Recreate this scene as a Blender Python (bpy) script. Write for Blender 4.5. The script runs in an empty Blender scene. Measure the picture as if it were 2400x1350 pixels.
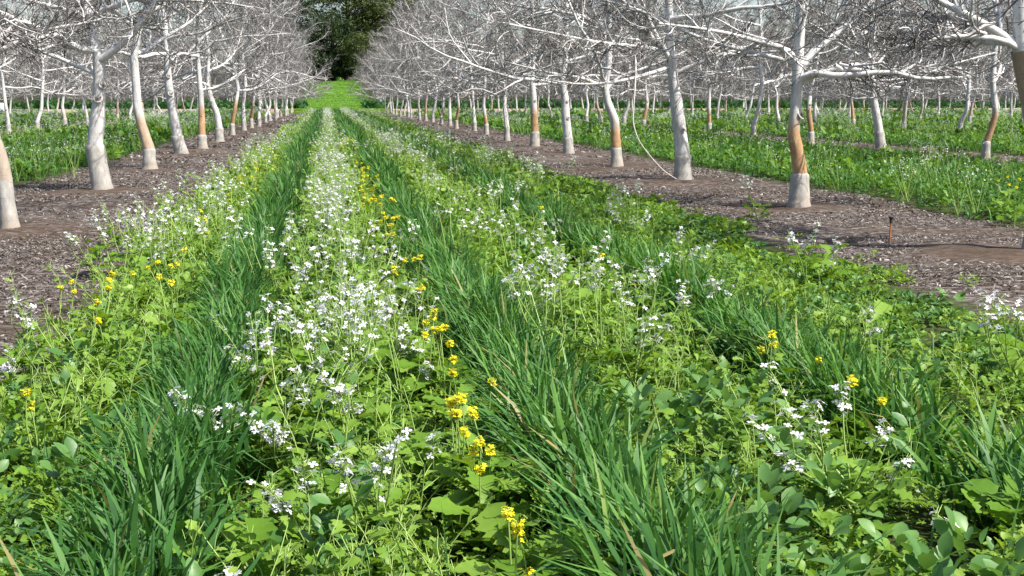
import bpy, math
import numpy as np

# ------------------------------------------------------------------ camera, world, sun, exposure
S = bpy.context.scene
COL = S.collection
PITCH, YAW, CAMH = math.radians(8.764), math.radians(8.490), 1.4
cam_d = bpy.data.cameras.new("camera")
cam = bpy.data.objects.new("camera", cam_d)
COL.objects.link(cam)
cam.location = (0, 0, CAMH)
cam.rotation_euler = (math.pi / 2 - PITCH, 0, -YAW)
cam_d.sensor_width = 36.0
cam_d.lens = 43.2
cam_d.clip_start = 0.05
cam_d.clip_end = 4000
S.camera = cam

SUN_EL, SUN_AZ = math.radians(50), math.radians(130)      # azimuth clockwise from +Y
world = bpy.data.worlds.new("World")
S.world = world
world.use_nodes = True
wn = world.node_tree
bg = wn.nodes["Background"]
sky = wn.nodes.new("ShaderNodeTexSky")
sky.sky_type = 'NISHITA'
sky.sun_disc = False
sky.sun_elevation = SUN_EL
sky.sun_rotation = SUN_AZ
sky.air_density = 1.0
sky.dust_density = 2.0
wn.links.new(sky.outputs[0], bg.inputs[0])
bg.inputs[1].default_value = 0.112
sd = bpy.data.lights.new("sun", 'SUN')
sd.energy = 5.0
sd.angle = math.radians(0.5)
sd.color = (1.0, 0.95, 0.87)
sun = bpy.data.objects.new("sun", sd)
COL.objects.link(sun)
sun.rotation_euler = (math.pi / 2 - SUN_EL, 0, math.pi - SUN_AZ)
S.view_settings.view_transform = 'Standard'
S.view_settings.look = 'None'
S.view_settings.exposure = 0.9
S.view_settings.gamma = 1.0
S.cycles.max_bounces = 6
S.cycles.diffuse_bounces = 4
S.cycles.transmission_bounces = 4
S.cycles.transparent_max_bounces = 4

RNG = np.random.default_rng(7)
PI = math.pi

# ------------------------------------------------------------------ helpers
def mesh(name, V, F, mat, attrs=None, smooth=True):
    """V (n,3); F an (m,k) array or a list of such arrays; attrs {name: (n,) floats}"""
    me = bpy.data.meshes.new(name)
    Fs = F if isinstance(F, list) else [F]
    Fs = [np.asarray(f, dtype=np.int32) for f in Fs if len(f)]
    V = np.asarray(V, dtype=np.float32)
    nl = sum(f.size for f in Fs)
    npol = sum(len(f) for f in Fs)
    me.vertices.add(len(V))
    me.vertices.foreach_set("co", V.ravel())
    me.loops.add(nl)
    me.loops.foreach_set("vertex_index", np.concatenate([f.ravel() for f in Fs]))
    me.polygons.add(npol)
    tot = np.concatenate([np.full(len(f), f.shape[1], np.int32) for f in Fs])
    start = np.concatenate([[0], np.cumsum(tot)[:-1]]).astype(np.int32)
    me.polygons.foreach_set("loop_start", start)
    me.polygons.foreach_set("loop_total", tot)
    me.polygons.foreach_set("use_smooth", np.full(npol, smooth))
    for k, a in (attrs or {}).items():
        at = me.attributes.new(k, 'FLOAT', 'POINT')
        at.data.foreach_set("value", np.asarray(a, dtype=np.float32))
    me.update(calc_edges=True)
    if mat:
        me.materials.append(mat)
    return me

def link(name, data, parent=None, loc=(0, 0, 0), rotz=0.0, scale=1.0):
    o = bpy.data.objects.new(name, data)
    COL.objects.link(o)
    o.location = loc
    o.rotation_euler = (0, 0, rotz)
    if scale != 1.0:
        o.scale = (scale,) * 3
    if parent:
        o.parent = parent
    return o

def tag(o, label=None, cat=None, group=None, kind=None):
    for k, v in (("label", label), ("category", cat), ("group", group), ("kind", kind)):
        if v:
            o[k] = v
    return o

class Acc:
    """collects pieces into one mesh"""
    def __init__(s):
        s.V, s.F, s.A, s.n = [], {}, [], 0
    def add(s, V, F, a=0.0):
        V = np.asarray(V).reshape(-1, 3)
        F = np.asarray(F)
        s.V.append(V)
        s.F.setdefault(F.shape[1], []).append(F + s.n)
        s.A.append(np.full(len(V), a) if np.isscalar(a) else np.asarray(a))
        s.n += len(V)
    def mesh(s, name, mat, smooth=True):
        return mesh(name, np.concatenate(s.V), [np.concatenate(f) for f in s.F.values()], mat,
                    {"tint": np.concatenate(s.A)}, smooth)

def norm(v):
    return v / (np.linalg.norm(v, axis=-1, keepdims=True) + 1e-9)

def tubes(P, R, sides):
    """P (N,n,3) polylines, R (N,n) radii -> verts, quads"""
    N, n, _ = P.shape
    T = np.empty_like(P)
    T[:, 1:-1] = P[:, 2:] - P[:, :-2]
    T[:, 0] = P[:, 1] - P[:, 0]
    T[:, -1] = P[:, -1] - P[:, -2]
    T = norm(T)
    m = norm(P[:, -1] - P[:, 0])
    ref = np.where(np.abs(m[:, 2:3]) > 0.75, np.array([[1.0, 0.13, 0]]), np.array([[0.1, 0, 1.0]]))[:, None, :]
    A = norm(np.cross(T, ref))
    B = np.cross(T, A)
    ang = np.arange(sides) * 2 * PI / sides
    V = P[:, :, None, :] + R[:, :, None, None] * (np.cos(ang)[None, None, :, None] * A[:, :, None, :]
                                                 + np.sin(ang)[None, None, :, None] * B[:, :, None, :])
    k = np.arange(sides)
    k2 = (k + 1) % sides
    i = np.arange(n - 1)[:, None] * sides
    q = np.stack([i + k, i + k2, i + sides + k2, i + sides + k], -1).reshape(-1, 4)
    F = (np.arange(N)[:, None, None] * (n * sides) + q[None]).reshape(-1, 4)
    return V.reshape(-1, 3), F

def leaf_template(ts, ws, fold=0.12, droop=0.25, wav=0.0):
    ts, ws = np.array(ts), np.array(ws)
    n = len(ts)
    z = 0.12 * ts - droop * ts ** 2
    wv = wav * np.array([(-1) ** i for i in range(n)])
    V = np.zeros((n, 3, 3))
    V[:, 0] = np.stack([-ws, ts, z + fold * ws + wv * ws], -1)
    V[:, 1] = np.stack([0 * ws, ts, z], -1)
    V[:, 2] = np.stack([ws, ts, z + fold * ws - wv * ws], -1)
    F = []
    for i in range(n - 1):
        for j in range(2):
            F.append([i * 3 + j, i * 3 + j + 1, i * 3 + j + 4, i * 3 + j + 3])
    return V.reshape(-1, 3), np.array(F)

def scatter(T, pos, yaw, pitch, roll, scale, tint):
    """copies of a template; +Y of the template points along yaw (clockwise from +Y) raised by pitch"""
    TV, TF = T
    N = len(pos)
    cy, sy = np.cos(-yaw), np.sin(-yaw)
    cp, sp = np.cos(pitch), np.sin(pitch)
    cr, sr = np.cos(roll), np.sin(roll)
    z = np.zeros(N)
    o = np.ones(N)
    Ry = np.stack([cr, z, sr, z, o, z, -sr, z, cr], -1).reshape(N, 3, 3)
    Rx = np.stack([o, z, z, z, cp, -sp, z, sp, cp], -1).reshape(N, 3, 3)
    Rz = np.stack([cy, -sy, z, sy, cy, z, z, z, o], -1).reshape(N, 3, 3)
    M = Rz @ Rx @ Ry
    sc = scale[:, None] if scale.ndim == 1 else scale
    V = np.einsum('nij,nvj->nvi', M, TV[None] * sc[:, None, :]) + pos[:, None, :]
    F = (np.arange(N)[:, None, None] * len(TV) + TF[None]).reshape(-1, TF.shape[1])
    return V.reshape(-1, 3), F, np.repeat(tint, len(TV))

_G = RNG.random((64, 64))
def vnoise(x, y, s):
    """smooth value noise, s = feature size in metres"""
    x, y = np.asarray(x) / s + 200.0, np.asarray(y) / s + 200.0
    xi, yi = np.floor(x).astype(int), np.floor(y).astype(int)
    fx, fy = x - xi, y - yi
    fx, fy = fx * fx * (3 - 2 * fx), fy * fy * (3 - 2 * fy)
    g = lambda a, b: _G[a % 64, b % 64]
    return (g(xi, yi) * (1 - fx) + g(xi + 1, yi) * fx) * (1 - fy) + (g(xi, yi + 1) * (1 - fx) + g(xi + 1, yi + 1) * fx) * fy

def in_view(x, y, m=1.3):
    """inside the photograph's field of view, with a margin for a step to either side"""
    return (x > -0.285 * y - m) & (x < 0.60 * y + m)

# ------------------------------------------------------------------ materials
def new_mat(name):
    m = bpy.data.materials.new(name)
    m.use_nodes = True
    nt = m.node_tree
    for n in list(nt.nodes):
        nt.nodes.remove(n)
    out = nt.nodes.new("ShaderNodeOutputMaterial")
    return m, nt, out

def N(nt, t, **kw):
    n = nt.nodes.new(t)
    for k, v in kw.items():
        if isinstance(k, str) and hasattr(n, k):
            setattr(n, k, v)
    return n

def ramp(nt, fac, stops):
    r = nt.nodes.new("ShaderNodeValToRGB")
    e = r.color_ramp.elements
    while len(e) < len(stops):
        e.new(0.5)
    for el, (p, c) in zip(e, stops):
        el.position = p
        el.color = (*c, 1)
    nt.links.new(fac, r.inputs[0])
    return r.outputs[0]

def mixc(nt, fac, a, b, mode='MIX'):
    m = nt.nodes.new("ShaderNodeMix")
    m.data_type = 'RGBA'
    m.blend_type = mode
    for sock, v in ((m.inputs[0], fac), (m.inputs[6], a), (m.inputs[7], b)):
        if isinstance(v, (int, float)):
            sock.default_value = v
        elif isinstance(v, tuple):
            sock.default_value = (*v, 1)
        else:
            nt.links.new(v, sock)
    return m.outputs[2]

def noise(nt, scale, detail=3, rough=0.55, vec=None, dist=0.0):
    n = nt.nodes.new("ShaderNodeTexNoise")
    n.inputs["Scale"].default_value = scale
    n.inputs["Detail"].default_value = detail
    n.inputs["Roughness"].default_value = rough
    n.inputs["Distortion"].default_value = dist
    if vec is not None:
        nt.links.new(vec, n.inputs["Vector"])
    return n.outputs["Fac"]

def attr(nt, name):
    a = nt.nodes.new("ShaderNodeAttribute")
    a.attribute_name = name
    return a.outputs["Fac"]

def objvec(nt):
    return nt.nodes.new("ShaderNodeTexCoord").outputs["Object"]

def foliage(name, stops, transl=0.35, rough=0.45, spec=0.35, tmul=(1.25, 1.15, 0.55), vary=0.0):
    m, nt, out = new_mat(name)
    c = ramp(nt, attr(nt, "tint"), stops)
    if vary:
        n = noise(nt, 60, 2, vec=objvec(nt))
        c = mixc(nt, n, c, mixc(nt, 1.0, c, (1 - vary, 1 - vary, 1 - vary), 'MULTIPLY'))
    p = nt.nodes.new("ShaderNodeBsdfPrincipled")
    p.inputs["Roughness"].default_value = rough
    p.inputs["Specular IOR Level"].default_value = spec
    nt.links.new(c, p.inputs["Base Color"])
    t = nt.nodes.new("ShaderNodeBsdfTranslucent")
    nt.links.new(mixc(nt, 1.0, c, tmul, 'MULTIPLY'), t.inputs[0])
    mx = nt.nodes.new("ShaderNodeMixShader")
    mx.inputs[0].default_value = transl
    nt.links.new(p.outputs[0], mx.inputs[1])
    nt.links.new(t.outputs[0], mx.inputs[2])
    nt.links.new(mx.outputs[0], out.inputs[0])
    return m

def simple(name, stops, scale=8, rough=0.8, spec=0.2, bump=0.0, detail=4):
    m, nt, out = new_mat(name)
    v = objvec(nt)
    n = noise(nt, scale, detail, vec=v)
    c = ramp(nt, n, stops)
    p = nt.nodes.new("ShaderNodeBsdfPrincipled")
    p.inputs["Roughness"].default_value = rough
    p.inputs["Specular IOR Level"].default_value = spec
    nt.links.new(c, p.inputs["Base Color"])
    if bump:
        b = nt.nodes.new("ShaderNodeBump")
        b.inputs["Strength"].default_value = bump
        b.inputs["Distance"].default_value = 0.02
        nt.links.new(n, b.inputs["Height"])
        nt.links.new(b.outputs[0], p.inputs["Normal"])
    nt.links.new(p.outputs[0], out.inputs[0])
    return m

def bark_mat(name, white_lo, white_hi):
    """whitewashed bark; point attribute tint: 0 whitewash, 0.5 bare orange-brown wood, 1 dark twig"""
    m, nt, out = new_mat(name)
    v = objvec(nt)
    st = N(nt, "ShaderNodeMapping")
    st.inputs["Scale"].default_value = (1.0, 1.0, 0.35)
    nt.links.new(v, st.inputs["Vector"])
    n1 = noise(nt, 14, 5, 0.65, st.outputs[0])
    n2 = noise(nt, 55, 3, 0.6, v)
    white = ramp(nt, n1, [(0.25, white_lo), (0.5, tuple(0.5 * (a + b) for a, b in zip(white_lo, white_hi))), (0.68, white_hi)])
    speck = ramp(nt, n2, [(0.0, (0.0,) * 3), (0.64, (0.0,) * 3), (0.72, (1.0,) * 3)])
    white = mixc(nt, speck, white, (0.20, 0.17, 0.14))
    le = N(nt, "ShaderNodeMapping")
    le.inputs["Scale"].default_value = (0.35, 0.35, 2.6)
    nt.links.new(v, le.inputs["Vector"])
    n4 = noise(nt, 17, 4, 0.7, le.outputs[0], 0.8)
    white = mixc(nt, ramp(nt, n4, [(0.0, (0.0,) * 3), (0.60, (0.0,) * 3), (0.68, (0.75,) * 3)]), white, (0.17, 0.15, 0.13))
    cr = N(nt, "ShaderNodeMapping")
    cr.inputs["Scale"].default_value = (1.0, 1.0, 0.12)
    nt.links.new(v, cr.inputs["Vector"])
    n5 = noise(nt, 30, 3, 0.6, cr.outputs[0], 0.4)
    white = mixc(nt, ramp(nt, n5, [(0.0, (0.45,) * 3), (0.34, (0.45,) * 3), (0.42, (0.0,) * 3)]), white, (0.26, 0.235, 0.21))
    sz_ = N(nt, "ShaderNodeSeparateXYZ")
    nt.links.new(v, sz_.inputs[0])
    sp = N(nt, "ShaderNodeMapRange")
    nt.links.new(sz_.outputs[2], sp.inputs[0])
    sp.inputs[1].default_value, sp.inputs[2].default_value = 0.20, 0.0
    sp.inputs[3].default_value, sp.inputs[4].default_value = 0.0, 0.85
    spn = N(nt, "ShaderNodeMath")
    spn.operation = 'MULTIPLY'
    nt.links.new(sp.outputs[0], spn.inputs[0])
    nt.links.new(n1, spn.inputs[1])
    white = mixc(nt, spn.outputs[0], white, (0.11, 0.075, 0.052))
    n3 = noise(nt, 9, 5, 0.7, st.outputs[0], 0.6)
    orange = ramp(nt, n3, [(0.28, (0.12, 0.058, 0.028)), (0.40, (0.26, 0.135, 0.058)), (0.54, (0.36, 0.225, 0.110)), (0.68, (0.47, 0.37, 0.25))])
    dark = ramp(nt, n1, [(0.3, (0.075, 0.060, 0.05)), (0.7, (0.17, 0.145, 0.13))])
    t = attr(nt, "tint")
    # ragged edge of the whitewash
    ad = N(nt, "ShaderNodeMath")
    ad.operation = 'MULTIPLY_ADD'
    nt.links.new(n3, ad.inputs[0])
    ad.inputs[1].default_value = 0.34
    nt.links.new(t, ad.inputs[2])
    f1 = N(nt, "ShaderNodeMapRange")
    nt.links.new(ad.outputs[0], f1.inputs[0])
    f1.inputs[1].default_value, f1.inputs[2].default_value = 0.32, 0.62
    f2 = N(nt, "ShaderNodeMapRange")
    nt.links.new(t, f2.inputs[0])
    f2.inputs[1].default_value, f2.inputs[2].default_value = 0.62, 1.0
    c = mixc(nt, f1.outputs[0], white, orange)
    c = mixc(nt, f2.outputs[0], c, dark)
    p = nt.nodes.new("ShaderNodeBsdfPrincipled")
    p.inputs["Roughness"].default_value = 0.75
    p.inputs["Specular IOR Level"].default_value = 0.25
    nt.links.new(c, p.inputs["Base Color"])
    b = nt.nodes.new("ShaderNodeBump")
    b.inputs["Strength"].default_value = 0.7
    b.inputs["Distance"].default_value = 0.012
    nt.links.new(n1, b.inputs["Height"])
    nt.links.new(b.outputs[0], p.inputs["Normal"])
    nt.links.new(p.outputs[0], out.inputs[0])
    return m

def limb_mat(name):
    """whitewashed limbs passing into bare grey and dark twigs with the tint attribute"""
    m, nt, out = new_mat(name)
    v = objvec(nt)
    n = noise(nt, 16, 4, 0.65, v)
    white = ramp(nt, n, [(0.3, (0.36, 0.35, 0.34)), (0.55, (0.62, 0.61, 0.60))])
    c = ramp(nt, attr(nt, "tint"), [(0.0, (1, 1, 1)), (0.25, (0.80, 0.785, 0.78)), (0.5, (0.30, 0.285, 0.28)), (1.0, (0.060, 0.053, 0.050))])
    c = mixc(nt, 1.0, white, c, 'MULTIPLY')
    p = nt.nodes.new("ShaderNodeBsdfPrincipled")
    p.inputs["Roughness"].default_value = 0.75
    p.inputs["Specular IOR Level"].default_value = 0.25
    nt.links.new(c, p.inputs["Base Color"])
    nt.links.new(p.outputs[0], out.inputs[0])
    return m

M_BARK = bark_mat("whitewashed_bark", (0.33, 0.318, 0.305), (0.60, 0.59, 0.58))
M_ROOT = bark_mat("greyed_whitewash", (0.22, 0.208, 0.19), (0.42, 0.405, 0.375))
M_LIMB = limb_mat("limb_bark")
M_KNOT = simple("knot_wood", [(0.3, (0.05, 0.042, 0.035)), (0.7, (0.20, 0.17, 0.14))], 30, 0.9, bump=0.5)
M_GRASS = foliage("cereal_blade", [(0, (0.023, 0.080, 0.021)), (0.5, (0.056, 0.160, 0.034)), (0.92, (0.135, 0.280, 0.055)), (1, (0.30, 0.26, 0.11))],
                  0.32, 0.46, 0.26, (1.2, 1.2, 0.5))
M_BRASS = foliage("brassica_leaf", [(0, (0.075, 0.185, 0.018)), (0.5, (0.158, 0.305, 0.030)), (1, (0.28, 0.43, 0.070))], 0.40, 0.45, 0.3, vary=0.25)
M_FAVA = foliage("bean_leaf", [(0, (0.045, 0.140, 0.030)), (0.5, (0.098, 0.225, 0.054)), (1, (0.18, 0.33, 0.095))], 0.36, 0.42, 0.35, vary=0.2)
M_WEED = foliage("weed_leaf", [(0, (0.070, 0.145, 0.016)), (0.5, (0.145, 0.265, 0.028)), (1, (0.25, 0.38, 0.052))], 0.38, 0.5, 0.3)
M_MALLOW = foliage("mallow_leaf", [(0, (0.06, 0.17, 0.04)), (0.5, (0.115, 0.25, 0.055)), (1, (0.14, 0.28, 0.08))], 0.30, 0.5, 0.3, vary=0.3)
M_STEM = foliage("flower_stem", [(0, (0.17, 0.29, 0.05)), (1, (0.34, 0.46, 0.14))], 0.1, 0.45, 0.4)
M_WHITE = foliage("white_petal", [(0, (0.50, 0.47, 0.60)), (0.5, (0.68, 0.67, 0.72)), (1, (0.80, 0.80, 0.79))], 0.35, 0.6, 0.2, (1, 1, 1))
M_YEL = foliage("yellow_petal", [(0, (0.80, 0.64, 0.008)), (0.5, (0.90, 0.78, 0.012)), (1, (0.93, 0.86, 0.05))], 0.35, 0.6, 0.2, (1, 1, 1))
M_LITTER = foliage("dry_leaf", [(0, (0.040, 0.031, 0.025)), (0.45, (0.092, 0.076, 0.065)), (0.8, (0.24, 0.21, 0.195)), (1, (0.40, 0.375, 0.355))], 0.05, 0.7, 0.25)
M_DARKTREE = foliage("evergreen_leaf", [(0, (0.012, 0.028, 0.012)), (0.5, (0.032, 0.060, 0.020)), (1, (0.085, 0.115, 0.032))], 0.25, 0.5, 0.3)
M_OLIVE = foliage("olive_leaf", [(0, (0.035, 0.055, 0.018)), (0.5, (0.075, 0.11, 0.03)), (1, (0.15, 0.18, 0.055))], 0.3, 0.5, 0.3)
M_BROWNTRUNK = simple("brown_bark", [(0.3, (0.03, 0.025, 0.02)), (0.7, (0.09, 0.075, 0.06))], 3, 0.9, bump=0.4)
M_RUST = simple("rusty_pipe", [(0.3, (0.22, 0.075, 0.03)), (0.7, (0.42, 0.17, 0.07))], 40, 0.7, bump=0.3)
M_BLACK = simple("black_plastic", [(0.3, (0.02, 0.018, 0.016)), (0.7, (0.06, 0.05, 0.045))], 30, 0.6)
M_DRUM = simple("white_plastic", [(0.3, (0.74, 0.75, 0.76)), (0.7, (0.82, 0.82, 0.82))], 3, 0.45)
M_SUCKER = simple("pale_sucker_bark", [(0.3, (0.42, 0.39, 0.35)), (0.7, (0.66, 0.63, 0.58))], 20, 0.8)

# ------------------------------------------------------------------ layout
ROW = 9.1
LEFT_X, RIGHT_X = -3.47, 6.0
STRIP_C, STRIP_W = 1.33, 2.98           # centre line and half width of the flowering strip
END_Y = 128.0                           # last tree of the block
END_C = 112.0                           # end of the sown strips
rows = []                               # (label of the row, x, [y...])
yL = [13.79, 19.34, 24.99, 32.19, 35.37, 41.22, 48.29, 54.51, 59.4, 63.9]
yR = [10.31, 15.19, 20.40, 24.83, 30.74, 35.5, 40.23, 46.86, 51.71, 57.65, 62.3, 66.9]
yR2 = [21.6, 26.53, 32.57, 36.57, 41.08, 45.6, 50.7, 55.59]
def extend(ys):
    ys = list(ys)
    while ys[-1] < END_Y - 5:
        ys.append(ys[-1] + 5.15 + RNG.uniform(-0.45, 0.45))
    return ys
rows.append(("first left row", LEFT_X, extend(yL)))
rows.append(("first right row", RIGHT_X, extend(yR)))
rows.append(("second right row", 14.85, extend(yR2)))
for k, nm in ((1, "second"), (2, "third"), (3, "fourth")):
    rows.append((nm + " left row", LEFT_X - ROW * k, extend([46.5 + 36 * (k - 1) - (2 if k > 1 else 0)])))
for k, nm in ((2, "third"), (3, "fourth"), (4, "fifth"), (5, "sixth"), (6, "seventh"), (7, "eighth")):
    x = RIGHT_X + ROW * k
    rows.append((nm + " right row", x, extend([x / 0.585 + RNG.uniform(-2, 2)])))

def terrain(x, y):
    y = np.asarray(y, dtype=float)
    t = np.clip((y - 174) / 95, 0, 1)
    return 5.0 * t * t * (3 - 2 * t) * 1.0 + np.clip(y - 265, 0, 1e9) * 0.02

tree_xy = np.array([(x + 0, y) for _, x, ys in rows for y in ys])

# ------------------------------------------------------------------ ground (one sheet to the horizon)
def build_ground():
    gx = np.concatenate([[-900, -400, -180, -90, -60], np.arange(-42, -6, 0.6), np.arange(-6, 17, 0.16), np.arange(17, 86, 0.7), [95, 140, 250, 500, 1000]])
    gy = np.concatenate([[-200, -60, -20, -6, 0], np.arange(1.5, 30, 0.16), np.arange(30, 60, 0.4), np.arange(60, 170, 1.0), np.arange(170, 290, 4), [300, 340, 420, 600, 1000, 2500]])
    X, Y = np.meshgrid(gx, gy)
    Z = terrain(X, Y)
    near = (Y > 1) & (Y < 160)
    Z = Z + np.where(near, (vnoise(X, Y, 1.3) - 0.5) * 0.05 + (vnoise(X, Y, 0.45) - 0.5) * 0.035, 0)
    mound = np.zeros_like(Z)
    for tx, ty in tree_xy:
        if ty > 75:
            continue
        i0, i1 = np.searchsorted(gy, [ty - 1.3, ty + 1.3])
        j0, j1 = np.searchsorted(gx, [tx - 1.3, tx + 1.3])
        d = np.hypot(X[i0:i1, j0:j1] - tx, Y[i0:i1, j0:j1] - ty)
        b = np.clip(1 - d / (0.75 + 0.5 * vnoise(X[i0:i1, j0:j1], Y[i0:i1, j0:j1], 0.5)), 0, 1)
        mound[i0:i1, j0:j1] = np.maximum(mound[i0:i1, j0:j1], b)
    Z = Z + 0.035 * mound * (2 - mound) * (0.4 + 1.2 * vnoise(X, Y, 0.3))
    ny, nx = X.shape
    idx = np.arange(ny * nx).reshape(ny, nx)
    F = np.stack([idx[:-1, :-1], idx[:-1, 1:], idx[1:, 1:], idx[1:, :-1]], -1).reshape(-1, 4)
    V = np.stack([X, Y, Z], -1).reshape(-1, 3)

    m, nt, out = new_mat("orchard_ground")
    co = objvec(nt)
    sep = N(nt, "ShaderNodeSeparateXYZ")
    nt.links.new(co, sep.inputs[0])
    def math_(op, a, b=None, c=None):
        n = N(nt, "ShaderNodeMath")
        n.operation = op
        for s_, v_ in zip(n.inputs, (a, b, c)):
            if v_ is None:
                continue
            if isinstance(v_, (int, float)):
                s_.default_value = v_
            else:
                nt.links.new(v_, s_)
        return n.outputs[0]
    # distance from the middle of the nearest planted strip
    u = math_('ADD', sep.outputs[0], -STRIP_C + ROW * 100 + ROW / 2)
    u = math_('SUBTRACT', math_('MODULO', u, ROW), ROW / 2)
    u = math_('ABSOLUTE', u)
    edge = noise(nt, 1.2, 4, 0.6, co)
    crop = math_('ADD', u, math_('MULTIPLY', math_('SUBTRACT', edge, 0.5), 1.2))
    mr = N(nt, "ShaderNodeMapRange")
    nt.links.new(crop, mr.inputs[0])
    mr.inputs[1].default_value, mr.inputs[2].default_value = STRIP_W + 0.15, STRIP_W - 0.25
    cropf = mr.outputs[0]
    n_big = noise(nt, 0.55, 4, 0.6, co)
    n_mid = noise(nt, 7, 5, 0.7, co)
    n_fine = noise(nt, 45, 4, 0.7, co)
    soil = ramp(nt, n_mid, [(0.28, (0.027, 0.019, 0.013)), (0.5, (0.064, 0.046, 0.033)), (0.75, (0.115, 0.085, 0.062))])
    # shredded grey litter lying over the brown soil
    vor = N(nt, "ShaderNodeTexVoronoi")
    vor.feature = 'F1'
    vor.inputs["Scale"].default_value = 26
    wv = N(nt, "ShaderNodeMapping")
    wv.inputs["Scale"].default_value = (0.55, 1.5, 1)
    wv.inputs["Rotation"].default_value = (0, 0, 0.5)
    nt.links.new(co, wv.inputs["Vector"])
    nt.links.new(wv.outputs[0], vor.inputs["Vector"])
    vs = N(nt, "ShaderNodeSeparateColor")
    nt.links.new(vor.outputs["Color"], vs.inputs[0])
    litc = ramp(nt, vs.outputs[0], [(0.0, (0.028, 0.020, 0.016)), (0.45, (0.058, 0.044, 0.036)), (0.75, (0.135, 0.113, 0.100)), (1.0, (0.29, 0.265, 0.250))])
    mound_a = math_('MULTIPLY', attr(nt, "mound"), math_('MULTIPLY', n_mid, ramp(nt, n_fine, [(0.35, (0.35,) * 3), (0.6, (1.6,) * 3)])))
    litf = ramp(nt, n_big, [(0.36, (0.15,) * 3), (0.52, (0.85,) * 3)])
    litf = math_('MULTIPLY', litf, math_('SUBTRACT', 1.0, math_('MINIMUM', math_('MULTIPLY', mound_a, 1.2), 0.6)))
    dirt = mixc(nt, litf, soil, litc)
    dirt = mixc(nt, math_('MINIMUM', math_('MULTIPLY', mound_a, 1.5), 0.25), dirt, mixc(nt, n_fine, (0.060, 0.038, 0.026), (0.125, 0.082, 0.058)))
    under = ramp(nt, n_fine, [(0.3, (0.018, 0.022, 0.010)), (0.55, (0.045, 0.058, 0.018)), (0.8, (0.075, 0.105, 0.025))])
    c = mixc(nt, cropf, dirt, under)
    # dirt track across the far end, then the green bank
    yj = math_('ADD', sep.outputs[1], math_('MULTIPLY', math_('SUBTRACT', n_big, 0.5), 5.0))
    def step(a, b):
        r = N(nt, "ShaderNodeMapRange")
        nt.links.new(yj, r.inputs[0])
        r.inputs[1].default_value, r.inputs[2].default_value = a, b
        return r.outputs[0]
    track = ramp(nt, n_mid, [(0.3, (0.24, 0.175, 0.115)), (0.7, (0.38, 0.29, 0.20))])
    c = mixc(nt, step(114.5, 117.0), c, track)
    n_g = noise(nt, 0.9, 6, 0.7, co)
    bank = ramp(nt, n_g, [(0.3, (0.030, 0.085, 0.012)), (0.55, (0.085, 0.20, 0.020)), (0.75, (0.14, 0.27, 0.025))])
    lane = math_('ABSOLUTE', math_('SUBTRACT', sep.outputs[0], 1.2))
    yl = N(nt, "ShaderNodeMapRange")
    nt.links.new(sep.outputs[1], yl.inputs[0])
    yl.inputs[1].default_value, yl.inputs[2].default_value = 112, 116
    lane = math_('ADD', lane, math_('MULTIPLY', n_g, 2.0))
    lm = N(nt, "ShaderNodeMapRange")
    nt.links.new(lane, lm.inputs[0])
    lm.inputs[1].default_value, lm.inputs[2].default_value = 5.2, 7.5
    rough = ramp(nt, n_g, [(0.3, (0.018, 0.024, 0.010)), (0.7, (0.050, 0.058, 0.024))])  # dull dark slope off the lane, orchard shade put into the ground colour
    bank = mixc(nt, lm.outputs[0], bank, rough)
    c = mixc(nt, math_('MULTIPLY', math_('SUBTRACT', 1.0, lm.outputs[0]), yl.outputs[0]), mixc(nt, step(170.0, 173.0), c, bank), bank)
    c = mixc(nt, step(170.0, 173.0), c, bank)
    p = N(nt, "ShaderNodeBsdfPrincipled")
    p.inputs["Roughness"].default_value = 0.95
    p.inputs["Specular IOR Level"].default_value = 0.1
    nt.links.new(c, p.inputs["Base Color"])
    b = N(nt, "ShaderNodeBump")
    b.inputs["Strength"].default_value = 0.6
    b.inputs["Distance"].default_value = 0.02
    nt.links.new(math_('ADD', n_mid, math_('MULTIPLY', vs.outputs[0], 0.5)), b.inputs["Height"])
    nt.links.new(b.outputs[0], p.inputs["Normal"])
    nt.links.new(p.outputs[0], out.inputs[0])
    me = mesh("ground", V, F, m, {"mound": mound.ravel()})
    tag(link("ground", me), kind="structure")
build_ground()

# ------------------------------------------------------------------ orchard trees
def grow(start, d, L, r0, nseg, wander, lift, rng, taper=0.35):
    """vectorised branch growth -> points (N,nseg+1,3), radii (N,nseg+1)"""
    Nn = len(start)
    P = np.empty((Nn, nseg + 1, 3))
    P[:, 0] = start
    d = norm(d)
    step = (L / nseg)[:, None]
    bias = rng.normal(0, 1, (Nn, 3)) * wander * 0.5
    for i in range(nseg):
        d = norm(d + rng.normal(0, 1, (Nn, 3)) * wander + bias + np.array([0, 0, lift]))
        P[:, i + 1] = P[:, i] + d * step
    t = np.linspace(0, 1, nseg + 1)[None]
    R = r0[:, None] * (1 - (1 - taper) * t)
    return P, R

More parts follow.
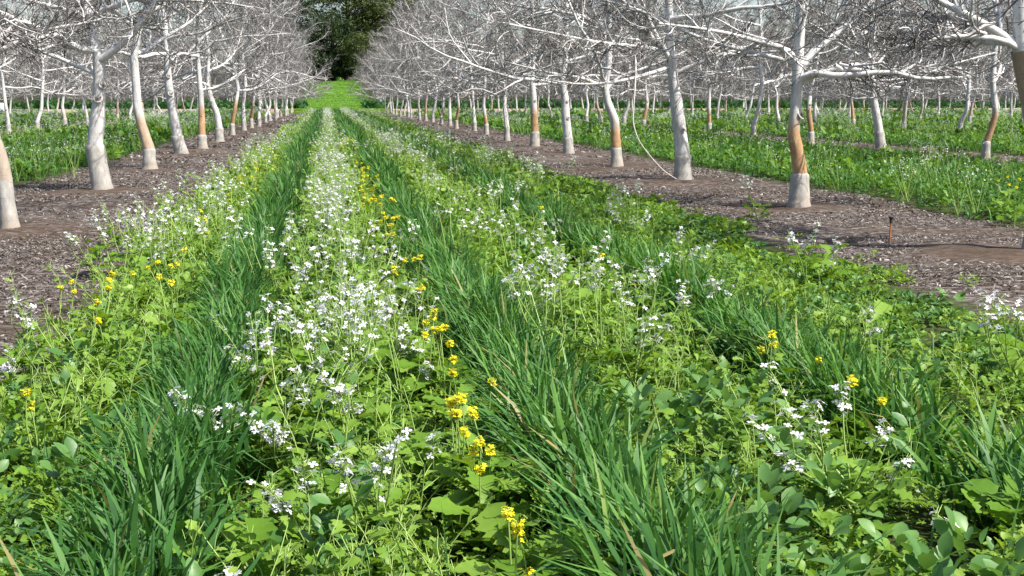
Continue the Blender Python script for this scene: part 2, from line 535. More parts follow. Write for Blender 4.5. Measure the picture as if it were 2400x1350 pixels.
def children(P, R, k, tmin, ang, lr, Lpar, rng, flat=0.0):
    """k side shoots per polyline"""
    Nn, n, _ = P.shape
    t = tmin + (1 - tmin) * (np.arange(k)[None] + rng.uniform(0, 1, (Nn, k))) / k
    s = t * (n - 1)
    i = np.minimum(s.astype(int), n - 2)
    f = (s - i)[..., None]
    rowi = np.arange(Nn)[:, None]
    p = P[rowi, i] * (1 - f) + P[rowi, i + 1] * f
    tan = norm(P[rowi, i + 1] - P[rowi, i])
    r = R[rowi, i] * (1 - f[..., 0]) + R[rowi, i + 1] * f[..., 0]
    rnd = rng.normal(0, 1, (Nn, k, 3))
    rnd[..., 2] *= (1 - flat)
    perp = norm(rnd - (rnd * tan).sum(-1, keepdims=True) * tan)
    a = rng.uniform(ang[0], ang[1], (Nn, k, 1))
    d = tan * np.cos(a) + perp * np.sin(a)
    L = Lpar[:, None] * rng.uniform(lr[0], lr[1], (Nn, k)) * (1.15 - 0.6 * t)
    return p.reshape(-1, 3), d.reshape(-1, 3), L.ravel(), r.ravel()

def resample(pts, n):
    pts = np.array(pts, dtype=float)
    s = np.concatenate([[0], np.cumsum(np.linalg.norm(np.diff(pts, axis=0), axis=1))])
    t = np.linspace(0, s[-1], n)
    out = np.stack([np.interp(t, s, pts[:, j]) for j in range(3)], -1)
    sm = out.copy()
    sm[1:-1] = 0.5 * out[1:-1] + 0.25 * (out[:-2] + out[2:])
    return sm, s[-1]

def crown_parts(rng, leader_pts=None, limbs=None, n_auto=10, zlow=0.0, size=1.0, dense=1.0, upright=0.0):
    """-> (list of limb meshes data (V,F,tint), twigs Acc). Origin is the top of the bare trunk."""
    NS1 = 10
    if leader_pts is None:
        lp = np.zeros((1, 3))
        P0, R0 = grow(lp, np.array([[rng.normal(0, .12), rng.normal(0, .12), 1.0]]), np.array([4.6 * size]), np.array([0.072]), 9, 0.10, 0.10, rng, 0.22)
    else:
        q, L0 = resample(leader_pts, 10)
        P0, R0 = q[None], np.linspace(0.074, 0.018, 10)[None]
    limb_list = [(P0, R0, 7)]
    Ps, Rs, Ls = [], [], []
    for lm in limbs or []:
        pts, r0 = lm
        q, Lq = resample(pts, NS1 + 1)
        Ps.append(q)
        Rs.append(np.linspace(r0, max(0.010, r0 * 0.32), NS1 + 1))
        Ls.append(Lq)
    if n_auto:
        k = n_auto
        tt = np.linspace(0.0, 0.82, k) ** 0.9
        sidx = tt * (P0.shape[1] - 1)
        i = np.minimum(sidx.astype(int), P0.shape[1] - 2)
        f = (sidx - i)[:, None]
        st = P0[0, i] * (1 - f) + P0[0, i + 1] * f
        rr = R0[0, i]
        az = np.arange(k) * 2.399 + rng.uniform(0, 6.28) + rng.normal(0, 0.25, k)
        el = 0.10 + 0.82 * tt + rng.normal(0, 0.15, k) + upright
        d = np.stack([np.cos(az) * np.cos(el), np.sin(az) * np.cos(el), np.sin(el)], -1)
        L = (3.65 - 1.7 * tt) * rng.uniform(0.8, 1.1, k) * size
        P1, R1 = grow(st, d, L, np.minimum(rr * 0.8, 0.056) * rng.uniform(0.75, 1.1, k), NS1, 0.15, 0.016, rng, 0.26)
        P1[..., 2] = np.maximum(P1[..., 2], zlow - 0.35 + 0.1 * rng.random(P1.shape[:2]))
        Ps += list(P1)
        Rs += list(R1)
        Ls += list(L)
    P1, R1, L1 = np.array(Ps), np.array(Rs), np.array(Ls)
    for j in range(len(P1)):
        limb_list.append((P1[j:j + 1], R1[j:j + 1], 6))
    tw = Acc()
    def put(P, R, sides, lo, hi):
        V, F = tubes(P, R, sides)
        base = np.clip(lo + rng.normal(0, 0.15, len(P)), 0, 1)
        tip = np.clip(hi + rng.normal(0, 0.15, len(P)), 0, 1)
        t = base[:, None] + (tip - base)[:, None] * np.linspace(0, 1, P.shape[1])[None]
        tw.add(V, F, np.repeat(t.ravel(), sides))
    src = np.concatenate([P1])
    k2 = max(4, int(round(9 * dense)))
    p, d, L, r = children(P1, R1, k2, 0.12, (0.5, 1.15), (0.28, 0.55), np.maximum(L1, 1.4), rng, 0.2)
    P2, R2 = grow(p, d, L, np.clip(r * 0.64, 0.011, 0.027), 7, 0.17, 0.045, rng, 0.35)
    P2[..., 2] = np.maximum(P2[..., 2], zlow - 0.32 + 0.2 * rng.random(P2.shape[:2]))
    put(P2, R2, 4, 0.04, 0.30)
    # shoots on the leader too
    p, d, L, r = children(P0, R0, 10, 0.2, (0.7, 1.3), (0.2, 0.3), np.array([4.5 * size]), rng)
    P2b, R2b = grow(p, d, L, np.clip(r * 0.4, 0.007, 0.016), 7, 0.15, 0.05, rng, 0.3)
    put(P2b, R2b, 4, 0.15, 0.5)
    P2, R2, L2 = np.concatenate([P2, P2b]), np.concatenate([R2, R2b]), np.linalg.norm(np.diff(np.concatenate([P2, P2b]), axis=1), axis=2).sum(1)
    k3 = max(4, int(round(10 * dense)))
    p, d, L, r = children(P2, R2, k3, 0.10, (0.5, 1.25), (0.30, 0.55), L2, rng)
    P3, R3 = grow(p, d, L, np.clip(r * 0.6, 0.0062, 0.011), 5, 0.20, 0.03, rng, 0.5)
    put(P3, R3, 3, 0.24, 0.70)
    L3 = L
    p, d, L, r = children(P3, R3, 4, 0.12, (0.5, 1.2), (0.40, 0.8), np.maximum(L3, 0.32), rng)
    P4, R4 = grow(p, d, L, np.clip(r * 0.7, 0.0044, 0.0070), 3, 0.22, 0.04, rng, 0.6)
    put(P4, R4, 3, 0.50, 0.92)
    limbs_out = []
    for P, R, s_ in limb_list:
        V, F = tubes(P, R, s_)
        limbs_out.append((V, F, np.repeat(np.linspace(0.0, 0.15, P.shape[1]), s_)))
    return limbs_out, tw

# shared crowns for the trees farther back
CROWNS = []
for i in range(12):
    rng = np.random.default_rng(100 + i)
    lm, tw = crown_parts(rng, n_auto=11, size=rng.uniform(0.92, 1.1), zlow=0.0)
    a = Acc()
    for V, F, t in lm:
        a.add(V, F, t)
    CROWNS.append((a.mesh("limbs", M_LIMB), tw.mesh("twigs", M_LIMB)))

def swept(path, radii, sides, rng, rough=0.05, n=None):
    n = n or max(8, len(path) * 5)
    path = np.array(path, float)
    s = np.concatenate([[0], np.cumsum(np.linalg.norm(np.diff(path, axis=0), axis=1))])
    t = np.linspace(0, s[-1], n)
    P = np.stack([np.interp(t, s, path[:, j]) for j in range(3)], -1)
    for _ in range(3):
        P[1:-1] = 0.5 * P[1:-1] + 0.25 * (P[:-2] + P[2:])
    R = np.interp(t, s, radii)
    V, F = tubes(P[None], R[None], sides)
    ctr = np.repeat(P, sides, 0)
    ph = rng.uniform(0, 100, 2)
    ang = np.tile(np.arange(sides) * 2 * PI / sides, n)
    bump = 1 + rough * (vnoise(np.cos(ang) * 1.2 + ph[0], V[:, 2] * 4 + ph[1], 0.6) - 0.5) * 2 + rough * 0.5 * (vnoise(ang * 2 + ph[1], V[:, 2] * 9, 0.5) - 0.5) * 2
    V = ctr + (V - ctr) * bump[:, None]
    return V, F, P, R

def make_knots(tk, P, R, knots):
    for (kx, kz, kr) in knots:
        # pruned branch scar: a raised lip round a dark hollow, on the side that faces the lane
        j = int(np.argmin(np.abs(P[:, 2] - kz)))
        c = P[j] + np.array([kx, -math.sqrt(max(R[j] ** 2 - kx * kx, 1e-5)), 0])
        ax = norm(np.array([kx, -R[j] * 0.9, 0.05]))
        e1 = norm(np.cross(ax, [0, 0, 1.0]))
        e2 = np.cross(e1, ax)
        A = Acc()
        a_ = np.arange(15) * 2 * PI / 14
        ring = c + ax * 0.004 + kr * (np.cos(a_)[:, None] * e1 + 1.15 * np.sin(a_)[:, None] * e2)
        Vt, Ft = tubes(ring[None], np.full((1, 15), kr * 0.20), 6)
        A.add(Vt, Ft, 0.05)
        kn = link("knot", A.mesh("knot", M_BARK), tk)
        disc = np.concatenate([[c + ax * 0.002], c + ax * 0.012 + kr * 0.9 * (np.cos(a_[:-1])[:, None] * e1 + 1.1 * np.sin(a_[:-1])[:, None] * e2)])
        fd = np.array([[0, 1 + i, 1 + (i + 1) % 14] for i in range(14)])
        link("hollow", mesh("hollow", disc, fd, M_KNOT), kn)

def make_tree(x, y, rng, orange=None, path=None, rpath=None, graft=None, base_r=None, crown=None, detailed=False, knots=(), grp="leafless whitewashed orchard trees", tone=0.0, omax=0.44, bark=None):
    """path: bare trunk centre line in tree space from the graft up; the last point carries the crown"""
    root = bpy.data.objects.new("orchard_tree", None)
    COL.objects.link(root)
    root.location = (x, y, float(terrain(x, y)))
    root.empty_display_size = 0.3
    sides = 14 if y < 45 else (9 if y < 80 else 6)
    g = graft or rng.uniform(0.36, 0.5)
    br = base_r or rng.uniform(0.105, 0.135)
    lean = rng.normal(0, 0.09, 2)
    if path is None:
        h = rng.uniform(1.62, 1.95)
        b = rng.normal(0, 0.07, 2)
        path = [(0.02 * lean[0], 0.02 * lean[1], g), (lean[0] + b[0], lean[1] + b[1], g + (h - g) * 0.45), (lean[0] * 1.6, lean[1] * 1.6, h)]
    path = [tuple(p) for p in path]
    n = len(path)
    br = br * 0.92
    tr = br * 0.76
    rad = [r_ * 0.9 for r_ in rpath] if rpath else list(np.linspace(tr, max(0.062, tr * 0.72), n))
    # rootstock: the lower stock, a little wider, greyed whitewash, flared at the ground
    p0 = path[0]
    V, F, P, R = swept([(0, 0, -0.08), (0, 0, 0.0), (0.15 * p0[0], 0.15 * p0[1], 0.1), (p0[0] * 0.7, p0[1] * 0.7, g * 0.6), (p0[0], p0[1], g - 0.04), (p0[0], p0[1], g), (p0[0], p0[1], g + 0.03)],
                       [br * 1.42, br * 1.26, br * 1.03, br * 0.93, br * 0.95, br * 0.90, rad[0] * 0.9], sides, rng, 0.06, 18)
    tnt = np.full(len(V), 0.05 + tone)
    if orange:
        tnt = np.clip(0.10 + 0.12 * np.linspace(1, 0, len(V)), 0, 0.2)
    link("rootstock", mesh("rootstock", V, F, M_ROOT, {"tint": tnt}), root)
    V, F, P, R = swept([(p0[0], p0[1], g - 0.02)] + path, [rad[0] * 0.98] + rad, sides, rng, 0.05, max(14, n * 7))
    tnt = np.full(len(V), 0.0)
    if orange:
        top = orange
        zz = V[:, 2]
        tnt = np.where(zz < top, omax, 0.0) * np.clip((top - zz) / 0.34, 0, 1) ** 0.7
        tnt = np.maximum(tnt, np.where(zz < top, 0.12, 0.0))
    tk = link("trunk", mesh("trunk", V, F, bark or M_BARK, {"tint": tnt}), root)
    if orange:
        tk["label"] = "trunk with bare orange-brown lower bark"
    if not knots and y < 60:
        knots = [(rng.uniform(-0.05, 0.05), rng.uniform(0.8, 1.5), rng.uniform(0.022, 0.04)) for _ in range(rng.integers(0, 3))]
    make_knots(tk, P, R, knots)
    top = path[-1]
    if crown is None:
        lmesh, tmesh = CROWNS[rng.integers(len(CROWNS))]
        rz, sc = rng.uniform(0, 2 * PI), rng.uniform(0.92, 1.1)
        cr = link("crown", lmesh, root, (top[0], top[1], top[2] - 0.03), rz, sc)
        link("twigs", tmesh, cr)
    else:
        lms, tw = crown
        off = np.array([top[0], top[1], top[2] - 0.03])
        for V, F, t in lms:
            link("limb", mesh("limb", V, F, M_LIMB, {"tint": t}), root, tuple(off))
        link("twigs", tw.mesh("twigs", M_LIMB), root, tuple(off))
    return root

# --- trees the photograph shows closely: own trunks and main limbs (tree space: x right, y away, z up)
HERO = {}
HERO["L", 0] = dict(orange=1.7, omax=0.25, bark=M_ROOT, graft=0.53, base_r=0.100, path=[(-0.03, 0, 0.53), (-0.06, 0, 0.80), (-0.16, 0, 1.15), (-0.26, 0.03, 1.55), (-0.25, 0, 1.9)], rpath=[0.098, 0.088, 0.080, 0.073, 0.07],
                    limbs=[([(0, 0, -0.1), (0.30, -0.15, 0.02), (0.60, -0.2, 0.16), (0.90, -0.25, 0.27), (1.15, -0.3, 0.28), (1.4, -0.3, 0.36)], 0.036)], n_auto=6)
HERO["L", 1] = dict(graft=0.71, base_r=0.165, path=[(-0.08, 0, 0.72), (-0.04, 0, 1.0), (0.0, 0, 1.30), (0.03, 0, 1.60), (0.04, 0, 1.92), (0.03, 0, 2.02)],
                    rpath=[0.135, 0.122, 0.108, 0.105, 0.102, 0.095],
                    leader=[(0, 0, 0), (-0.05, 0.0, 0.36), (-0.13, 0, 0.72), (-0.22, 0.05, 1.1), (-0.2, 0.1, 2.0), (-0.1, 0.1, 3.6), (0, 0.1, 4.8)],
                    limbs=[([(0.05, -0.05, -0.02), (0.30, -0.20, 0.13), (0.58, -0.32, 0.36), (0.84, -0.45, 0.66), (1.02, -0.5, 0.95), (1.3, -0.5, 1.6), (1.7, -0.4, 2.3)], 0.058),
                           ([(-0.05, 0, -0.22), (-0.35, 0.15, -0.10), (-0.72, 0.2, 0.06), (-1.1, 0.3, 0.2), (-1.6, 0.3, 0.25), (-2.3, 0.2, 0.55)], 0.040),
                           ([(-0.10, -0.05, 0.62), (0.2, -0.25, 0.72), (0.55, -0.4, 0.80), (0.85, -0.5, 0.95), (1.5, -0.55, 1.2), (2.3, -0.5, 1.5)], 0.045),
                           ([(-0.12, 0, 0.62), (-0.45, -0.1, 0.72), (-0.8, -0.2, 0.78), (-1.3, -0.3, 1.0), (-2.0, -0.3, 1.1)], 0.038)],
                    n_auto=7, knots=[(0.055, 1.60, 0.05), (0.0, 1.40, 0.058)])
HERO["L", 2] = dict(orange=1.25, omax=0.36, graft=0.42, base_r=0.150, path=[(0.0, 0, 0.42), (-0.10, 0, 0.80), (-0.18, 0, 1.2), (-0.19, 0, 1.7), (-0.21, 0, 2.2)], rpath=[0.128, 0.110, 0.098, 0.090, 0.085], n_auto=11)
HERO["L", 3] = dict(graft=0.46, base_r=0.185, path=[(-0.08, 0, 0.47), (-0.17, 0, 1.1), (-0.24, 0, 1.75), (-0.24, 0, 2.4)], rpath=[0.150, 0.125, 0.115, 0.09], n_auto=11, knots=[(0.03, 1.55, 0.06), (0.02, 1.95, 0.05)])
HERO["L", 4] = dict(orange=1.35, graft=0.38, base_r=0.15)
HERO["L", 5] = dict(graft=0.45, base_r=0.155, path=[(0.0, 0, 0.45), (-0.05, 0, 0.9), (-0.25, 0, 1.45), (-0.3, 0, 1.8)], rpath=[0.13, 0.115, 0.10, 0.09])
HERO["R", 0] = dict(graft=0.45, base_r=0.15, path=[(0.0, 0, 0.45), (-0.05, 0, 0.9), (-0.14, 0, 1.3), (-0.22, 0, 1.6), (-0.29, 0, 1.83)], rpath=[0.130, 0.120, 0.115, 0.115, 0.11], tone=0.06, orange=2.4, omax=0.32, bark=M_ROOT,
                    leader=[(0, 0, 0), (-0.03, 0, 0.3), (-0.08, 0, 0.7), (-0.08, 0, 1.5), (0, 0, 3), (0, 0, 4.4)],
                    limbs=[([(0, 0, 0.02), (-0.10, 0.0, 0.09), (-0.28, -0.05, 0.14), (-0.55, 0.0, 0.125), (-0.78, 0.02, 0.165), (-0.88, 0.05, 0.07), (-1.1, 0.1, 0.02), (-1.6, 0.2, 0.02)], 0.031),
                           ([(-0.03, 0, 0.06), (-0.18, 0.05, 0.18), (-0.42, 0.1, 0.30), (-0.8, 0.2, 0.50), (-1.5, 0.4, 0.9), (-2.3, 0.5, 1.2)], 0.038),
                           ([(0.02, 0, 0.05), (0.3, -0.05, 0.3), (0.55, -0.1, 0.6), (1.0, -0.2, 1.1), (1.6, -0.3, 1.9)], 0.05),
                           ],
                    n_auto=6)
HERO["R", 1] = dict(orange=1.30, graft=0.43, base_r=0.145, path=[(0.0, 0, 0.43), (-0.04, 0, 0.70), (-0.11, 0, 0.95), (-0.09, 0, 1.28), (-0.08, 0, 1.62)], rpath=[0.108, 0.098, 0.088, 0.082, 0.080],
                    leader=[(0, 0, 0), (0.0, 0, 0.45), (0.02, 0, 0.95), (0.03, 0, 1.8), (0, 0.1, 3), (0.1, 0.1, 4.6)],
                    limbs=[([(0.04, -0.02, 0.0), (0.15, -0.10, 0.12), (0.34, -0.20, 0.21), (0.60, -0.30, 0.20), (0.85, -0.35, 0.12), (1.08, -0.4, 0.10), (1.45, -0.45, 0.13), (1.85, -0.5, 0.24), (2.4, -0.5, 0.38)], 0.036),
                           ([(0.05, 0, 0.22), (0.18, 0.05, 0.42), (0.50, 0.1, 0.58), (0.78, 0.15, 0.82), (0.98, 0.2, 0.98), (1.5, 0.3, 1.5), (2.0, 0.3, 2.0)], 0.052),
                           ([(-0.04, -0.02, 0.30), (-0.14, -0.1, 0.42), (-0.28, -0.2, 0.44), (-0.6, -0.3, 0.50), (-1.2, -0.5, 0.62), (-2.0, -0.6, 0.7)], 0.040),
                           ([(-0.02, -0.06, 0.38), (-0.06, -0.14, 0.60), (0.02, -0.18, 0.85), (0.04, -0.16, 1.2), (0.1, -0.1, 1.8)], 0.030),
                           ([(-0.03, 0, 0.25), (-0.5, 0.3, 0.40), (-1.1, 0.5, 0.55), (-1.9, 0.6, 0.95), (-2.6, 0.6, 1.1)], 0.036)],
                    n_auto=6, knots=[(0.055, 1.20, 0.05)])
HERO["R", 2] = dict(graft=0.44, base_r=0.165, path=[(-0.01, 0, 0.44), (-0.07, 0, 0.85), (-0.13, 0, 1.30), (-0.21, 0, 1.75), (-0.25, 0, 2.1)], rpath=[0.138, 0.125, 0.112, 0.098, 0.090],
                    leader=[(0, 0, 0), (-0.03, 0, 0.4), (-0.05, 0, 0.9), (-0.05, 0.1, 2), (0, 0.1, 4.4)],
                    limbs=[([(-0.04, -0.03, 0.0), (-0.22, -0.2, 0.2), (-0.40, -0.3, 0.45), (-0.58, -0.4, 0.8), (-0.9, -0.5, 1.4)], 0.052),
                           ([(0.05, 0, -0.25), (0.4, -0.1, -0.1), (0.9, -0.2, 0.1), (1.5, -0.3, 0.2), (2.3, -0.4, 0.45)], 0.042),
                           ([(-0.04, 0, -0.15), (-0.5, -0.3, -0.28), (-1.1, -0.5, -0.42), (-1.8, -0.7, -0.45), (-2.6, -0.8, -0.3)], 0.036),
                           ([(-0.04, 0, 0.1), (-0.6, -0.4, 0.18), (-1.3, -0.7, 0.20), (-2.2, -0.9, 0.35), (-3.0, -1.0, 0.5)], 0.040)],
                    n_auto=8)
HERO["R", 3] = dict(orange=1.05, graft=0.40, base_r=0.135, path=[(-0.02, 0, 0.40), (-0.05, 0, 0.95), (-0.22, 0, 1.35), (-0.27, 0, 1.65)], rpath=[0.115, 0.10, 0.09, 0.085],
                    limbs=[([(0.03, 0, -0.05), (0.25, 0.0, 0.22), (0.6, -0.1, 0.32), (1.1, -0.1, 0.5), (1.8, -0.2, 0.8)], 0.045),
                           ([(-0.02, 0, 0), (-0.5, -0.2, 0.2), (-1.2, -0.3, 0.28), (-2.1, -0.4, 0.5)], 0.04)], n_auto=9)
HERO["R", 4] = dict(graft=0.42, base_r=0.15, path=[(-0.02, 0, 0.42), (-0.08, 0, 0.9), (-0.10, 0, 1.4), (-0.18, 0, 1.8)], rpath=[0.13, 0.12, 0.105, 0.095])
HERO["R", 5] = dict(orange=1.28, graft=0.44, base_r=0.155, path=[(0.0, 0, 0.44), (-0.02, 0, 0.9), (-0.04, 0, 1.4), (-0.08, 0, 1.8)], rpath=[0.13, 0.115, 0.105, 0.095])
for k_, v_ in {("R", 6): None, ("R", 7): 1.0, ("R", 8): None, ("R", 9): 1.25, ("R", 10): None, ("R", 11): 1.0, ("L", 6): 1.5, ("L", 7): None, ("L", 8): 1.4, ("L", 9): None,
               ("R2", 1): 1.30, ("R2", 2): None, ("R2", 3): 1.35, ("R2", 4): None, ("R2", 5): 1.1, ("R2", 6): None, ("R2", 7): 1.2}.items():
    HERO[k_] = dict(orange=v_)
HERO["R2", 2] = dict(graft=0.5, base_r=0.16, path=[(-0.08, 0, 0.5), (-0.22, 0, 1.1), (-0.35, 0, 1.7), (-0.33, 0, 1.9)], rpath=[0.135, 0.12, 0.10, 0.09])

ORD = "first second third fourth fifth sixth seventh eighth ninth tenth eleventh twelfth thirteenth fourteenth fifteenth sixteenth seventeenth eighteenth nineteenth twentieth".split()
HERO_LABEL = {
    ("L", 0): "leafless tree with brownish lower trunk cut by the left edge of the photo",
    ("L", 1): "big whitewashed tree with two knot rings on its trunk, left of the flower strip",
    ("L", 2): "orange-banded tree close behind the white tree with knot rings",
    ("L", 3): "all-white tree with wide pale base, beyond the orange-banded tree on the left",
    ("R", 0): "leafless tree forking low at the right edge of the photo, base cut off",
    ("R", 1): "nearest tree right of the flower strip, long orange-brown band and arching limb",
    ("R", 2): "thick all-white leaning tree beside the hanging pale shoot, right of the flower strip",
    ("R", 3): "slim forked tree with orange band, left of the thick all-white leaning tree",
}
KEY = {0: "L", 1: "R", 2: "R2"}
for ri, (rname, rx, ys) in enumerate(rows):
    o_vis = 0
    for k, y in enumerate(ys):
        seed = 1000 + ri * 100 + k
        rng = np.random.default_rng(seed)
        x = rx + (rng.normal(0, 0.10) if (ri > 2 or k > 5) else 0.0)
        if ri < 2 and k <= 7:
            x = {0: [-3.39, -3.38, -3.46, -3.67, -3.45, -3.47, -3.57, -3.54], 1: [6.41, 6.03, 6.0, 5.89, 6.04, 5.97, 5.84, 6.01]}[ri][k]
        if ri == 2 and k < 8:
            x = [15.0, 15.0, 15.27, 14.83, 14.56, 14.41, 14.5, 14.43][k]
        h = HERO.get((KEY.get(ri), k))
        kw = {}
        if h is not None:
            kw = {q: h[q] for q in ("orange", "graft", "base_r", "path", "rpath", "knots", "tone", "omax", "bark") if h.get(q) is not None}
            if "n_auto" in h:
                kw["crown"] = crown_parts(rng, h.get("leader"), h.get("limbs"), h["n_auto"], zlow=0.38, dense=1.0, upright=0.22)
        elif rng.random() < 0.33:
            kw["orange"] = rng.uniform(0.9, 1.55)
            kw["omax"] = rng.uniform(0.26, 0.44)
        t = make_tree(x, y, rng, **kw)
        look = "orange-trunked" if kw.get("orange") else "white-trunked"
        seen = -0.27 * y < x < 0.575 * y
        if seen:
            o_vis += 1
        lab = HERO_LABEL.get((KEY.get(ri), k))
        if lab is None:
            if o_vis <= 16 and o_vis > 0:
                lab = "%s leafless tree, %s in view from the front of the %s" % (look, ORD[o_vis - 1], rname)
            elif o_vis == 0:
                lab = "%s leafless tree, just out of view before the %s" % (look, rname)
            else:
                lab = "distant %s leafless tree near the far end of the %s" % (look, rname)
        tag(t, lab, "tree", "leafless whitewashed orchard trees")

# far orchard beyond the bank: reads as one grey mass of twigs
def far_orchard():
    rng = np.random.default_rng(55)
    A = Acc()
    for rx in np.concatenate([LEFT_X - 2.0 - ROW * np.arange(0, 7), RIGHT_X + 2.5 + ROW * np.arange(0, 17)]):
        for y in np.arange(186, 266, 6.5):
            if not in_view(rx, y, 4):
                continue
            y += rng.normal(0, 0.6)
            z = float(terrain(rx, y))
            n = 26
            tp = np.array([[[rx, y, z], [rx + rng.normal(0, .1), y, z + 1.2], [rx + rng.normal(0, .15), y, z + 2.4], [rx, y, z + 6.5]]])
            V, F = tubes(tp, np.array([[0.14, 0.11, 0.09, 0.03]]), 5)
            A.add(V, F, 0.3)
            az, el = rng.uniform(0, 2 * PI, n), rng.uniform(-0.1, 1.0, n)
            st = np.stack([np.full(n, rx), np.full(n, y), z + rng.uniform(1.0, 5.2, n)], -1)
            d = np.stack([np.cos(az) * np.cos(el), np.sin(az) * np.cos(el), np.sin(el)], -1)
            P, R = grow(st, d, rng.uniform(1.8, 3.4, n), np.full(n, 0.03), 5, 0.15, 0.0, rng)
            V, F = tubes(P, R, 3)
            A.add(V, F, 0.55)
            p, d, L, r = children(P, R, 14, 0.1, (0.5, 1.2), (0.3, 0.6), np.full(n, 2.4), rng)
            P, R = grow(p, d, L, np.full(len(p), 0.016), 3, 0.2, 0.02, rng)
            V, F = tubes(P, R, 3)
            A.add(V, F, np.repeat(np.clip(rng.normal(0.8, 0.15, len(p)), 0, 1), 12))
    tag(link("far_orchard", A.mesh("far_orchard", M_LIMB)), "grey mass of leafless trees on the slope beyond the green bank", "wood", None, "stuff")
far_orchard()

# ------------------------------------------------------------------ big evergreen trees where the lane ends
def leaf_tree(name, x, y, height, crown_boxes, mat, label, seed, nclump, leaf=0.35, trunk_r=0.5, lean=0.0):
    rng = np.random.default_rng(seed)
    z0 = float(terrain(x, y))
    root = bpy.data.objects.new(name, None)
    COL.objects.link(root)
    root.location = (x, y, z0)
    tag(root, label, "tree", "big evergreen trees at the end of the lane")
    V, F, P, R = swept([(0, 0, -0.4), (0.1, 0, height * 0.2), (lean * 0.5, 0, height * 0.5), (lean, 0, height * 0.9)], [trunk_r * 1.3, trunk_r, trunk_r * 0.7, 0.1], 10, rng, 0.08, 20)
    link("trunk", mesh("trunk", V, F, M_BROWNTRUNK), root)
    Tq = (np.array([[0, 0, 0], [0.28, 0.5, 0.05], [0, 1, -0.1], [-0.28, 0.5, 0.05]]), np.array([[0, 1, 2, 3]]))
    A, B = Acc(), Acc()
    for (cx, cy, cz, rx, ry, rz, share) in crown_boxes:
        n = int(nclump * share)
        u = norm(rng.normal(0, 1, (n, 3))) * (rng.uniform(0.25, 1, n) ** 0.45)[:, None]
        c = np.array([cx, cy, cz]) + u * np.array([rx, ry, rz]) * (0.75 + 0.5 * rng.random((n, 1)))
        # limbs out to the clumps
        k = min(n, 26)
        st = np.stack([np.full(k, lean * 0.4), np.zeros(k), np.clip(c[:k, 2] - rng.uniform(1, 4, k), height * 0.15, height * 0.8)], -1)
        mid = 0.5 * (st + c[:k]) + rng.normal(0, 0.5, (k, 3)) + np.array([0, 0, 0.6])
        LP = np.stack([st, 0.5 * (st + mid) + np.array([0, 0, 0.3]), mid, c[:k]], 1)
        V, F = tubes(LP, np.tile(np.array([[0.16, 0.11, 0.07, 0.03]]), (k, 1)), 5)
        B.add(V, F)
        m = 55
        cs = np.repeat(c, m, 0)
        cr = np.repeat(rng.uniform(0.5, 1.25, n), m)
        p = cs + rng.normal(0, 0.55, (n * m, 3)) * cr[:, None] * np.array([1, 1, 0.7])
        tint = np.clip(np.repeat(rng.normal(0.45, 0.2, n), m) + rng.normal(0, 0.15, n * m), 0, 1)
        V, F, t = scatter(Tq, p, rng.uniform(0, 2 * PI, n * m), rng.uniform(-0.9, 0.6, n * m), rng.normal(0, 0.5, n * m), rng.uniform(0.6, 1.3, n * m) * leaf, tint)
        A.add(V, F, t)
    link("limbs", B.mesh("limbs", M_BROWNTRUNK), root)
    link("crown", A.mesh("crown", mat), root)

leaf_tree("evergreen_tree", 1.5, 268, 17, [(0.0, 0, 8.5, 5.5, 4, 5.0, 0.45), (-1.5, -2, 3.2, 6.0, 3, 3.2, 0.55)], M_DARKTREE,
          "dark green dense tree filling the far end of the grass lane", 5, 760, 0.42, 0.5)
leaf_tree("evergreen_tree", 5.0, 292, 30, [(1, 0, 17, 9.5, 6, 7, 0.5), (-3, 0, 23, 8, 5, 6, 0.3), (6, 0, 13, 5, 4, 6, 0.2)], M_OLIVE,
          "tall olive green tree rising behind the dark tree at the lane end", 6, 800, 0.44, 0.7, 0.5)
leaf_tree("evergreen_tree", 7.5, 262, 12, [(0, 0, 6, 3.6, 3, 4.5, 1.0)], M_OLIVE,
          "low pale olive tree beside the dark tree at the right of the lane end", 8, 160, 0.36, 0.25)
leaf_tree("evergreen_tree", 17.0, 300, 27, [(0, 0, 15, 8.5, 5, 9, 1.0)], M_OLIVE,
          "broad olive tree showing above the far right rows near the lane end", 12, 520, 0.44, 0.5)
leaf_tree("evergreen_tree", -8.5, 285, 26, [(0, 0, 15, 7, 6, 8, 1.0)], M_DARKTREE,
          "tall dark tree behind the left rows near the lane end", 9, 420, 0.42, 0.5)

# ------------------------------------------------------------------ planted strips: leaves, cereal rows, weeds
T_BRASS = leaf_template([0, .14, .24, .31, .40, .47, .56, .62, .72, .79, .88, .95, 1], [.018, .022, .12, .045, .18, .08, .27, .19, .31, .22, .25, .12, .02], 0.22, 0.34, 0.16)
T_BRASS_MID = leaf_template([0, .3, .45, .62, .72, .86, 1], [.02, .14, .08, .27, .18, .24, .03], 0.18, 0.30, 0.12)
T_OVAL = leaf_template([0, .25, .55, .82, 1], [.03, .24, .31, .20, .02], 0.22, 0.18)
T_OVAL_LO = leaf_template([0, .5, 1], [.03, .32, .04], 0.2, 0.15)
T_DIA = (np.array([[0, 0, 0], [0.30, 0.55, 0.06], [0, 1, -0.08], [-0.30, 0.55, 0.06]]), np.array([[0, 1, 2, 3]]))
T_FERN = leaf_template([0, .2, .25, .45, .5, .7, .75, 1], [.01, .16, .03, .20, .03, .16, .03, .01], 0.1, 0.25)
a_ = np.arange(14) * 2 * PI / 14
rr_ = 0.5 * (1 + 0.10 * np.cos(a_ * 7) - 0.30 * np.exp(-((a_ - 1.5 * PI) / 0.35) ** 2))
